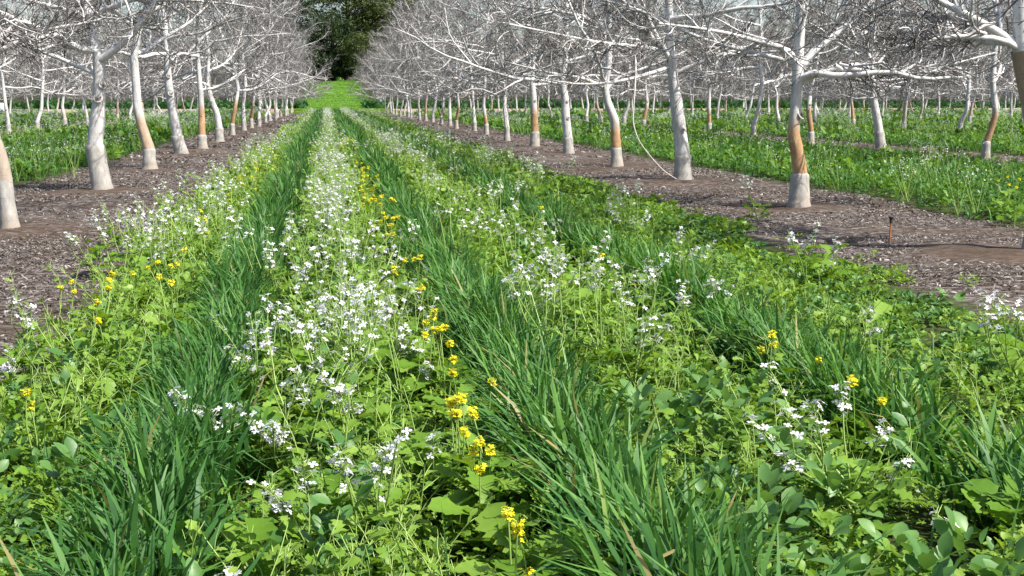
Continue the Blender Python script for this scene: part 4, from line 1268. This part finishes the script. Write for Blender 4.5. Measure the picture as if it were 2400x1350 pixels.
G_R, G_M = "white flowering radish plants", "yellow flowering mustard plants"
HAND = [   # kind, stem base, flower head tips, label
    ("radish", (1.689, 3.57), [(1.365, 3.278, 0.512), (1.433, 3.829, 0.504), (1.323, 3.384, 0.496), (1.205, 3.365, 0.46), (1.602, 3.29, 0.445), (1.688, 3.32, 0.338), (1.289, 3.35, 0.351), (1.57, 3.558, 0.511)], "sprawling radish plant with thick leaning stem, open in the right foreground"),
    ("radish", (1.887, 3.204), [(1.654, 3.085, 0.237), (1.644, 3.041, 0.226)], "low radish plant leaning left over bare soil in the bottom right corner"),
    ("radish", (1.971, 3.158), [(1.845, 2.989, 0.178)], "single white radish flower low in the bottom right corner"),
    ("radish", (0.106, 3.591), [(0.008, 3.296, 0.466), (0.013, 3.326, 0.414), (0.101, 3.356, 0.377), (0.145, 3.386, 0.441), (0.178, 3.311, 0.499)], "radish plant with five spread heads, low centre foreground left of the yellow line"),
    ("radish", (0.001, 3.607), [(-0.18, 3.312, 0.361), (-0.202, 3.342, 0.358), (-0.087, 3.372, 0.417)], "radish plant with long stem leaning left over bean leaves in the foreground"),
    ("radish", (0.301, 4.138), [(0.316, 3.843, 0.326)], "radish with one lilac-white head beside the yellow mustard line in the foreground"),
    ("radish", (-0.257, 4.471), [(-0.542, 4.176, 0.43), (-0.519, 4.206, 0.395), (-0.424, 4.236, 0.347), (-0.347, 4.266, 0.344)], "radish plant arching left onto the left grass band in the foreground"),
    ("radish", (-0.147, 4.402), [(-0.203, 4.107, 0.326), (-0.288, 4.137, 0.347), (-0.17, 4.167, 0.302), (-0.244, 4.197, 0.267)], "radish plant with crowded heads beside the foreground left grass band"),
    ("radish", (-0.04, 4.969), [(-0.144, 4.674, 0.402), (-0.179, 4.704, 0.338), (-0.131, 4.734, 0.338)], "radish plant with three tall heads left of the middle band in front"),
    ("radish", (0.109, 4.697), [(-0.015, 4.402, 0.401), (0.061, 4.432, 0.359), (-0.038, 4.462, 0.412), (0.016, 4.492, 0.371)], "radish plant with wide flat head in the front of the middle band"),
    ("radish", (0.356, 5.494), [(0.422, 5.199, 0.28), (0.396, 5.229, 0.246)], "radish plant alone just left of the yellow mustard line"),
    ("radish", (-0.264, 3.204), [(-0.271, 2.909, 0.265), (-0.253, 2.939, 0.26)], "radish head cut by the bottom edge of the photo"),
    ("radish", (0.256, 5.853), [(0.316, 5.558, 0.407), (0.346, 5.588, 0.331), (0.367, 5.618, 0.274), (0.329, 5.648, 0.279)], "radish plant at the right side of the middle white band, beside mustard"),
    ("radish", (-0.25, 5.504), [(-0.372, 5.209, 0.349), (-0.353, 5.239, 0.435), (-0.284, 5.269, 0.418), (-0.336, 5.299, 0.264)], "radish plant leaning left from the middle band over the grass edge"),
    ("radish", (-0.166, 6.009), [(-0.248, 5.714, 0.404), (-0.171, 5.744, 0.377), (-0.219, 5.774, 0.444)], "radish with three heads on the left side of the middle white band"),
    ("radish", (0.019, 5.798), [(-0.07, 5.503, 0.417), (-0.11, 5.533, 0.334), (-0.022, 5.563, 0.415), (-0.083, 5.593, 0.302)], "bushy radish in the heart of the middle white band"),
    ("radish", (0.163, 6.58), [(0.14, 6.285, 0.405), (0.228, 6.315, 0.354), (0.273, 6.345, 0.359), (0.296, 6.375, 0.319)], "radish with close-set heads on the right of the middle white band"),
    ("radish", (0.025, 6.489), [(-0.076, 6.194, 0.403), (-0.012, 6.224, 0.418), (0.052, 6.254, 0.368)], "radish with three heads in the middle band behind the bushy one"),
    ("radish", (-0.233, 7.845), [(-0.379, 7.55, 0.519), (-0.389, 7.58, 0.464)], "tall radish standing out left of the middle white band"),
    ("radish", (-0.096, 7.521), [(-0.206, 7.226, 0.467), (-0.133, 7.256, 0.474), (-0.094, 7.286, 0.558), (-0.185, 7.316, 0.416)], "radish with four heads left of centre in the middle white band"),
    ("radish", (0.081, 7.214), [(0.061, 6.919, 0.429), (0.133, 6.949, 0.399), (0.229, 6.979, 0.368), (0.013, 7.009, 0.368), (0.181, 6.934, 0.449)], "broad radish with five heads high in the middle white band"),
    ("radish", (0.188, 8.467), [(0.301, 8.172, 0.435), (0.09, 8.202, 0.406), (0.217, 8.232, 0.357)], "radish at the back of the near clump in the middle white band"),
    ("radish", (0.102, 5.876), [(0.005, 5.581, 0.362), (0.102, 5.611, 0.343), (0.179, 5.641, 0.224)], "short radish low in the near clump of the middle white band"),
    ("radish", (0.058, 12.995), [(0.045, 12.7, 0.543), (-0.0, 12.73, 0.432), (0.128, 12.76, 0.363), (0.083, 12.79, 0.272)], "radish column of heads farther along the middle white band"),
    ("radish", (-0.014, 10.288), [(0.013, 9.993, 0.485), (-0.11, 10.023, 0.328), (-0.043, 10.053, 0.272)], "radish behind the near clump and before the tall column of heads"),
    ("radish", (1.907, 6.1), [(1.697, 5.805, 0.466), (1.717, 5.835, 0.418), (1.736, 5.865, 0.488)], "radish with one round head, front of the right white band"),
    ("radish", (1.619, 6.722), [(1.52, 6.427, 0.425), (1.432, 6.457, 0.488), (1.391, 6.487, 0.461)], "radish leaning left at the front of the right white band"),
    ("radish", (1.977, 7.212), [(1.838, 6.917, 0.48), (1.847, 6.947, 0.387), (1.778, 6.977, 0.385), (1.915, 7.007, 0.403)], "radish with stacked heads in the centre of the right white band"),
    ("radish", (2.366, 7.785), [(2.184, 7.49, 0.441), (2.291, 7.52, 0.449), (2.37, 7.55, 0.457), (2.43, 7.58, 0.494)], "radish with a chain of heads along the top of the right white band"),
    ("radish", (2.279, 6.886), [(2.122, 6.591, 0.432), (2.108, 6.621, 0.379), (2.243, 6.651, 0.372), (2.19, 6.681, 0.381)], "radish at the right side of the right white band beside grass"),
    ("radish", (1.464, 7.592), [(1.286, 7.297, 0.507), (1.37, 7.327, 0.515), (1.217, 7.357, 0.396), (1.182, 7.387, 0.361), (1.328, 7.312, 0.452)], "radish spreading left on the left side of the right white band"),
    ("radish", (1.518, 7.584), [(1.351, 7.289, 0.284), (1.476, 7.319, 0.343)], "low radish with two heads left in the right white band"),
    ("radish", (2.801, 9.354), [(2.639, 9.059, 0.388), (2.68, 9.089, 0.417)], "tall single-headed radish behind the right white band"),
    ("radish", (2.7, 10.452), [(2.543, 10.157, 0.418), (2.626, 10.187, 0.395), (2.408, 10.217, 0.45), (2.715, 10.247, 0.462)], "radish farther back in the right white band with low wide heads"),
    ("radish", (1.515, 10.937), [(1.343, 10.642, 0.314), (1.404, 10.672, 0.404), (1.521, 10.702, 0.437)], "radish at the left edge of the right white band beside middle grass"),
    ("radish", (3.289, 5.4), [(2.903, 5.105, 0.546), (3.015, 5.135, 0.529), (3.001, 5.165, 0.514), (2.961, 5.195, 0.421), (2.96, 5.12, 0.434)], "radish with pale heads by the right edge of the photo against the dirt"),
    ("radish", (3.465, 5.562), [(3.187, 5.267, 0.464), (3.179, 5.297, 0.428)], "radish half cut off by the right edge of the photo"),
    ("radish", (3.482, 8.57), [(3.204, 8.275, 0.484), (3.233, 8.305, 0.459)], "thin radish leaning left before the dirt, right of the strip"),
    ("radish", (3.724, 8.751), [(3.644, 8.456, 0.405), (3.672, 8.486, 0.354), (3.667, 8.516, 0.224)], "upright radish standing against the dirt at the right of the strip"),
    ("radish", (3.706, 9.219), [(3.692, 8.924, 0.49), (3.674, 8.954, 0.382), (3.664, 8.984, 0.33)], "tallest radish standing against the dirt right of the strip"),
    ("radish", (2.898, 6.172), [(2.725, 5.877, 0.353), (2.803, 5.907, 0.223)], "small radish among low weeds beyond the right grass band"),
    ("radish", (4.784, 13.204), [(4.492, 12.909, 0.554), (4.454, 12.939, 0.52), (4.587, 12.969, 0.502)], "very tall radish with leafy stem before the orange-banded right tree"),
    ("radish", (-1.515, 6.611), [(-1.549, 6.316, 0.44), (-1.533, 6.346, 0.327), (-1.496, 6.376, 0.375), (-1.583, 6.406, 0.405)], "radish standing against the dirt at the left edge of the photo"),
    ("radish", (-1.434, 5.843), [(-1.414, 5.548, 0.268), (-1.41, 5.578, 0.306)], "small radish at the left edge of the photo near mustard heads"),
    ("radish", (-1.841, 10.047), [(-1.991, 9.752, 0.404), (-1.967, 9.782, 0.374)], "radish with one drooping head leaning over the left dirt"),
    ("radish", (-1.87, 11.134), [(-1.977, 10.839, 0.453), (-2.04, 10.869, 0.36), (-1.915, 10.899, 0.502), (-1.908, 10.929, 0.389)], "radish with four heads at the left side of the left edge clump"),
    ("radish", (-1.636, 13.69), [(-1.555, 13.395, 0.647), (-1.738, 13.425, 0.548), (-1.532, 13.455, 0.508), (-1.478, 13.485, 0.619)], "tall radish rising over the dirt left of the strip"),
    ("radish", (-1.647, 11.1), [(-1.694, 10.805, 0.416), (-1.591, 10.835, 0.448), (-1.528, 10.865, 0.353), (-1.763, 10.895, 0.353)], "broad radish in the left edge clump"),
    ("radish", (-1.34, 13.204), [(-1.313, 12.909, 0.542), (-1.259, 12.939, 0.365)], "thin radish right of the tall one at the left edge of the strip"),
    ("mustard", (-1.06, 4.518), [(-1.083, 4.484, 0.39), (-1.077, 4.508, 0.334)], "mustard with two yellow heads at the lower left edge of the photo"),
    ("mustard", (-1.056, 5.884), [(-1.069, 5.85, 0.466), (-1.082, 5.874, 0.374)], "mustard with two stacked yellow heads beside the left grass band"),
    ("mustard", (-0.984, 7.446), [(-1.004, 7.412, 0.453)], "mustard left of a yellow group at the left of the strip"),
    ("mustard", (-0.956, 7.514), [(-0.94, 7.48, 0.422), (-0.906, 7.504, 0.431), (-1.083, 7.528, 0.406)], "mustard with three heads in the yellow group at the left of the strip"),
    ("mustard", (-1.158, 7.605), [(-1.178, 7.571, 0.363)], "small mustard low beside the yellow group at the left"),
    ("mustard", (-0.883, 14.226), [(-0.96, 14.192, 0.462), (-0.846, 14.216, 0.536)], "mustard far back on the left edge beside the grass band"),
    ("mustard", (-0.983, 10.113), [(-1.017, 10.079, 0.515), (-0.988, 10.103, 0.444)], "mustard with two heads at the left edge clump of radish"),
    ("mustard", (-0.927, 8.299), [(-0.947, 8.265, 0.423)], "single mustard head between the left clump and the left grass band"),
    ("mustard", (0.544, 7.407), [(0.54, 7.373, 0.459), (0.508, 7.397, 0.444)], "mustard at the start of the far yellow line beside middle grass"),
    ("mustard", (0.482, 6.354), [(0.472, 6.32, 0.432), (0.451, 6.344, 0.411)], "mustard half hidden by radish leaves in the yellow line"),
    ("mustard", (0.478, 5.491), [(0.46, 5.457, 0.474), (0.457, 5.481, 0.45)], "mustard with one tall yellow head in the yellow line"),
    ("mustard", (0.48, 5.209), [(0.458, 5.175, 0.443), (0.482, 5.199, 0.446), (0.44, 5.223, 0.431)], "mustard with a wide bright head in the yellow line"),
    ("mustard", (0.438, 5.474), [(0.414, 5.44, 0.376), (0.422, 5.464, 0.427)], "mustard with small head left of the wide bright one"),
    ("mustard", (0.514, 5.149), [(0.494, 5.115, 0.385)], "small mustard just in front of the wide bright head"),
    ("mustard", (0.485, 4.697), [(0.466, 4.663, 0.41), (0.463, 4.687, 0.354)], "mustard with two stacked heads midway down the yellow line"),
    ("mustard", (0.608, 4.479), [(0.588, 4.445, 0.366)], "mustard standing alone at the edge of the middle grass band"),
    ("mustard", (0.431, 4.027), [(0.408, 3.993, 0.406), (0.389, 4.017, 0.393), (0.435, 4.041, 0.401)], "mustard with broad triple head in the front part of the yellow line"),
    ("mustard", (0.42, 4.003), [(0.406, 3.969, 0.368), (0.394, 3.993, 0.358)], "mustard just below the broad triple head"),
    ("mustard", (0.468, 3.907), [(0.445, 3.873, 0.391), (0.452, 3.897, 0.375)], "mustard with round head right of the broad triple head"),
    ("mustard", (0.43, 3.824), [(0.41, 3.79, 0.347)], "mustard with single head below the round head"),
    ("mustard", (0.467, 3.776), [(0.456, 3.742, 0.32), (0.438, 3.766, 0.286)], "mustard with sparse buds in the yellow line"),
    ("mustard", (0.494, 3.654), [(0.474, 3.62, 0.327)], "mustard right of the sparse one in the yellow line"),
    ("mustard", (0.446, 3.535), [(0.426, 3.501, 0.307)], "low mustard at the foot of the yellow line"),
    ("mustard", (0.461, 3.063), [(0.441, 3.029, 0.348)], "smaller of the two yellow heads in the front centre"),
    ("mustard", (0.457, 2.871), [(0.437, 2.837, 0.379), (0.438, 2.861, 0.349)], "largest yellow head in the front centre foreground"),
    ("mustard", (0.465, 3.225), [(0.453, 3.191, 0.193), (0.438, 3.215, 0.216)], "low mustard buds under the largest yellow head"),
    ("mustard", (0.664, 2.905), [(0.644, 2.871, 0.26)], "mustard near the bottom edge beside the middle grass band"),
    ("mustard", (0.498, 2.977), [(0.478, 2.943, 0.21)], "yellow head cut by the bottom edge of the photo"),
    ("mustard", (1.845, 4.887), [(1.829, 4.853, 0.441), (1.843, 4.877, 0.392), (1.802, 4.901, 0.365)], "mustard with three heads beside the right grass band"),
    ("mustard", (1.853, 4.074), [(1.829, 4.04, 0.42), (1.836, 4.064, 0.425)], "mustard among white radish in the right foreground"),
    ("mustard", (1.976, 4.104), [(1.956, 4.07, 0.346)], "thin mustard before the right grass band"),
    ("mustard", (1.988, 4.721), [(1.968, 4.687, 0.345)], "small mustard at the left edge of the right grass band"),
    ("mustard", (0.474, 10.217), [(0.44, 10.183, 0.48), (0.468, 10.207, 0.442)], "mustard far along the yellow line beside middle grass"),
    ("mustard", (0.564, 10.773), [(0.517, 10.739, 0.298), (0.57, 10.763, 0.519)], "mustard farther back in the yellow line"),
    ("mustard", (1.616, 7.121), [(1.596, 7.087, 0.483)], "single mustard in the right white band"),
    ("mustard", (0.404, 14.462), [(0.371, 14.428, 0.423), (0.397, 14.452, 0.496)], "distant mustard along the yellow line"),
    ("mustard", (1.751, 9.97), [(1.731, 9.936, 0.502)], "distant mustard at the left of the right white band"),
    ("mustard", (7.992, 13.815), [(7.972, 13.781, 0.452)], "leftmost of five mustard heads in the neighbouring strip at the right edge"),
    ("mustard", (8.372, 14.26), [(8.352, 14.226, 0.452)], "upper middle of five mustard heads in the neighbouring strip at the right edge"),
    ("mustard", (8.335, 13.927), [(8.315, 13.893, 0.452)], "upper right of five mustard heads in the neighbouring strip at the right edge"),
    ("mustard", (7.628, 12.956), [(7.608, 12.922, 0.452)], "lower middle of five mustard heads in the neighbouring strip at the right edge"),
    ("mustard", (7.488, 12.56), [(7.468, 12.526, 0.452)], "lower right of five mustard heads in the neighbouring strip at the right edge"),
]
for i_, (kd_, b_, hd_, lb_) in enumerate(HAND):
    custom_plant(kd_, b_, hd_, lb_, G_R if kd_ == 'radish' else G_M, 900 + i_)


def flowers():
    rng = np.random.default_rng(77)
    spots = []
    def band(xc, sd, y0, y1, per_m, name):
        n = int((y1 - y0) * per_m)
        y = rng.uniform(y0, y1, n)
        x = xc + rng.normal(0, sd, n)
        k = in_view(x, y, 0.1) & (vnoise(x * 2, y, 0.9) > 0.22)
        for a, b in zip(x[k], y[k]):
            spots.append((b, a, name))
    band(0.04, 0.13, 8.6, 34, 2.4, "centre")
    band(1.47, 0.26, 8.2, 34, 2.0, "right")
    band(-1.30, 0.20, 11.5, 34, 1.5, "left")
    band(2.75, 0.35, 10.5, 34, 1.5, "edge")
    band(0.04, 0.20, 4.4, 8.6, 4.5, "centre")
    band(1.50, 0.28, 5.2, 8.2, 3.0, "right")
    band(-1.22, 0.22, 8.2, 12, 4.0, "left")
    spots.sort()
    text = {"centre": "the middle white band",
            "right": "the right white band",
            "left": "the left edge of the strip",
            "edge": "the right edge of the strip"}
    for b, a, nm in spots[:225]:
        zone = "small and filling the near clump" if b < 8.6 else "short of the knot-ringed tree" if b < 14 else ("about level with the knot-ringed tree" if b < 20 else "well past the knot-ringed tree")
        put_plant("radish", a, b, "radish in %s, %s" % (text[nm], zone), G_R, rng)
    # mustard trailing on along its line and the left edge
    mrng = np.random.default_rng(78)
    for xc, sd, y0, y1, n, txt in ((0.46, 0.07, 6.0, 34, 34, "small mustard in the yellow line running on beside the middle grass band"),
                                   (-1.15, 0.22, 6.2, 26, 16, "small mustard scattered along the left edge of the strip")):
        for y in np.sort(y0 + (y1 - y0) * mrng.uniform(0, 1, n) ** 1.3):
            put_plant("mustard", xc + mrng.normal(0, sd), float(y), txt, G_M, mrng)
    rest = spots[225:]
    # the rest, down to the far end and in the neighbouring strips: one mass
    A, B = Acc(), Acc()
    xs, ys = [s[1] for s in rest], [s[0] for s in rest]
    def more(xc, sd, y0, y1, per_m):
        n = int((y1 - y0) * per_m)
        y = rng.uniform(y0, y1, n)
        x = xc + rng.normal(0, sd, n)
        k = in_view(x, y, 0.3) & (vnoise(x * 2, y, 1.5) > 0.25)
        xs.extend(x[k])
        ys.extend(y[k])
    for xc, sd, d in ((0.05, 0.10, 1.8), (1.5, 0.20, 1.5), (-1.2, 0.22, 0.7), (3.3, 0.4, 1.0)):
        more(xc, sd, 34, END_C, d)
    for k in (-4, -3, -2, -1, 1, 2, 3, 4, 5, 6, 7):
        c = STRIP_C + ROW * k
        for o_, sd, d in ((-1.24, 0.3, 1.6), (0.2, 0.4, 1.4), (2.3, 0.5, 2.6), (-2.5, 0.35, 2.2)):
            more(c + o_, sd, 10, END_C, d * (1.0 if k < 0 else 0.55))
    x, y = np.array(xs), np.array(ys)
    n = len(x)
    h = rng.uniform(0.40, 0.70, n)
    m = 20
    idx = np.repeat(np.arange(n), m)
    far = np.clip(y[idx] / 40, 1, 1.8)
    hd = rng.integers(0, 4, n * m)
    ha = (idx * 1.7 + hd * 1.9)
    hr = 0.17
    p = np.stack([x[idx] + hr * np.sin(ha) + rng.normal(0, 0.04, n * m), y[idx] + hr * np.cos(ha) + rng.normal(0, 0.04, n * m), h[idx] * (0.8 + 0.06 * hd) + rng.normal(0, 0.045, n * m)], -1)
    V, F, t = scatter(T_FLOWER_LO, p, rng.uniform(0, 2 * PI, n * m), rng.uniform(-0.8, 0.8, n * m), rng.normal(0, .5, n * m), 0.0105 * far * rng.uniform(0.8, 1.2, n * m), np.clip(rng.normal(0.5, 0.25, n * m), 0, 1))
    A.add(V, F, t)
    base = np.stack([x, y, np.zeros(n)], -1)
    for j in range(4):
        ha = np.arange(n) * 1.7 + j * 1.9
        q = np.stack([x + hr * np.sin(ha), y + hr * np.cos(ha), h * (0.8 + 0.06 * j)], -1)
        P = np.stack([base, base * 0.45 + q * 0.55 - np.array([0, 0, 0.02]), q], 1)
        V, F = tubes(P, np.tile([[0.004, 0.003, 0.002]], (n, 1)) * np.clip(y / 40, 1, 2.5)[:, None], 3)
        B.add(V, F, 0.5)
    me = A.mesh("radish_flowers", M_WHITE)
    o = tag(link("radish_flowers", me), "white radish blossom massed far down the strips", "flower", None, "stuff")
    st = link("stems", B.mesh("stems", M_STEM), o)
    st["kind"] = "stuff"
flowers()

# ------------------------------------------------------------------ small things
def riser(x, y):
    r = bpy.data.objects.new("sprinkler_riser", None)
    COL.objects.link(r)
    r.location = (x, y, 0)
    rng = np.random.default_rng(2)
    V, F, _, _ = swept([(0, 0, -0.05), (0, 0, 0.1), (0.004, 0, 0.19)], [0.009, 0.009, 0.009], 10, rng, 0.0, 8)
    link("pipe", mesh("pipe", V, F, M_RUST), r)
    V, F, _, _ = swept([(0.004, 0, 0.185), (0.004, 0, 0.20), (0.004, 0, 0.225), (0.004, 0, 0.235), (0.004, 0, 0.25), (0.004, 0, 0.252)], [0.012, 0.015, 0.015, 0.026, 0.026, 0.004], 12, rng, 0.0, 24)
    link("nozzle", mesh("nozzle", V, F, M_BLACK), r)
    tag(r, "rusty orange sprinkler riser with dark head standing in the dirt on the right", "sprinkler")
riser(5.48, 11.4)

def hanging_shoot():
    rng = np.random.default_rng(3)
    V, F, _, _ = swept([(5.02, 20.0, 2.28), (5.02, 19.9, 1.9), (4.98, 19.8, 1.45), (4.95, 19.8, 1.02), (5.05, 19.8, 0.72), (5.28, 19.9, 0.46), (5.55, 20.0, 0.2), (5.80, 20.1, 0.06)],
                       [0.013, 0.016, 0.013, 0.012, 0.011, 0.009, 0.008, 0.006], 7, rng, 0.05, 40)
    o = link("hanging_shoot", mesh("hanging_shoot", V, F, M_SUCKER))
    tag(o, "long pale shoot hanging from limbs down to the foot of a thick white tree", "branch")
hanging_shoot()

def drum(x, y):
    rng = np.random.default_rng(4)
    prof = [(-0.75, 0.05), (-0.74, 0.30), (-0.66, 0.36), (-0.25, 0.37), (-0.22, 0.345), (-0.18, 0.37), (0.18, 0.37), (0.22, 0.345), (0.25, 0.37), (0.66, 0.36), (0.74, 0.30), (0.75, 0.05)]
    P = np.array([[(a, 0, 0.37) for a, _ in prof]], float)
    V, F = tubes(P, np.array([[r for _, r in prof]]), 20)
    r = bpy.data.objects.new("white_tank", None)
    COL.objects.link(r)
    r.location = (x, y, 0.35)
    link("body", mesh("body", V, F, M_DRUM), r)
    V, F = tubes(np.array([[(0.1, 0, 0.72), (0.1, 0, 0.76), (0.1, 0, 0.78), (0.1, 0, 0.785)]]), np.array([[0.1, 0.1, 0.09, 0.01]]), 12)
    link("cap", mesh("cap", V, F, M_DRUM), r)
    A = Acc()
    for dx in (-0.45, 0.45):
        for dy in (-0.25, 0.25):
            V, F = tubes(np.array([[(dx, dy, -0.36), (dx, dy * 0.9, 0.0), (dx, dy * 0.85, 0.15)]]), np.full((1, 3), 0.03), 6)
            link("leg", mesh("leg", V, F, M_RUST), r)
    tag(r, "white plastic tank lying among the trunks far off at the left edge", "tank")
drum(-24.2, 96)
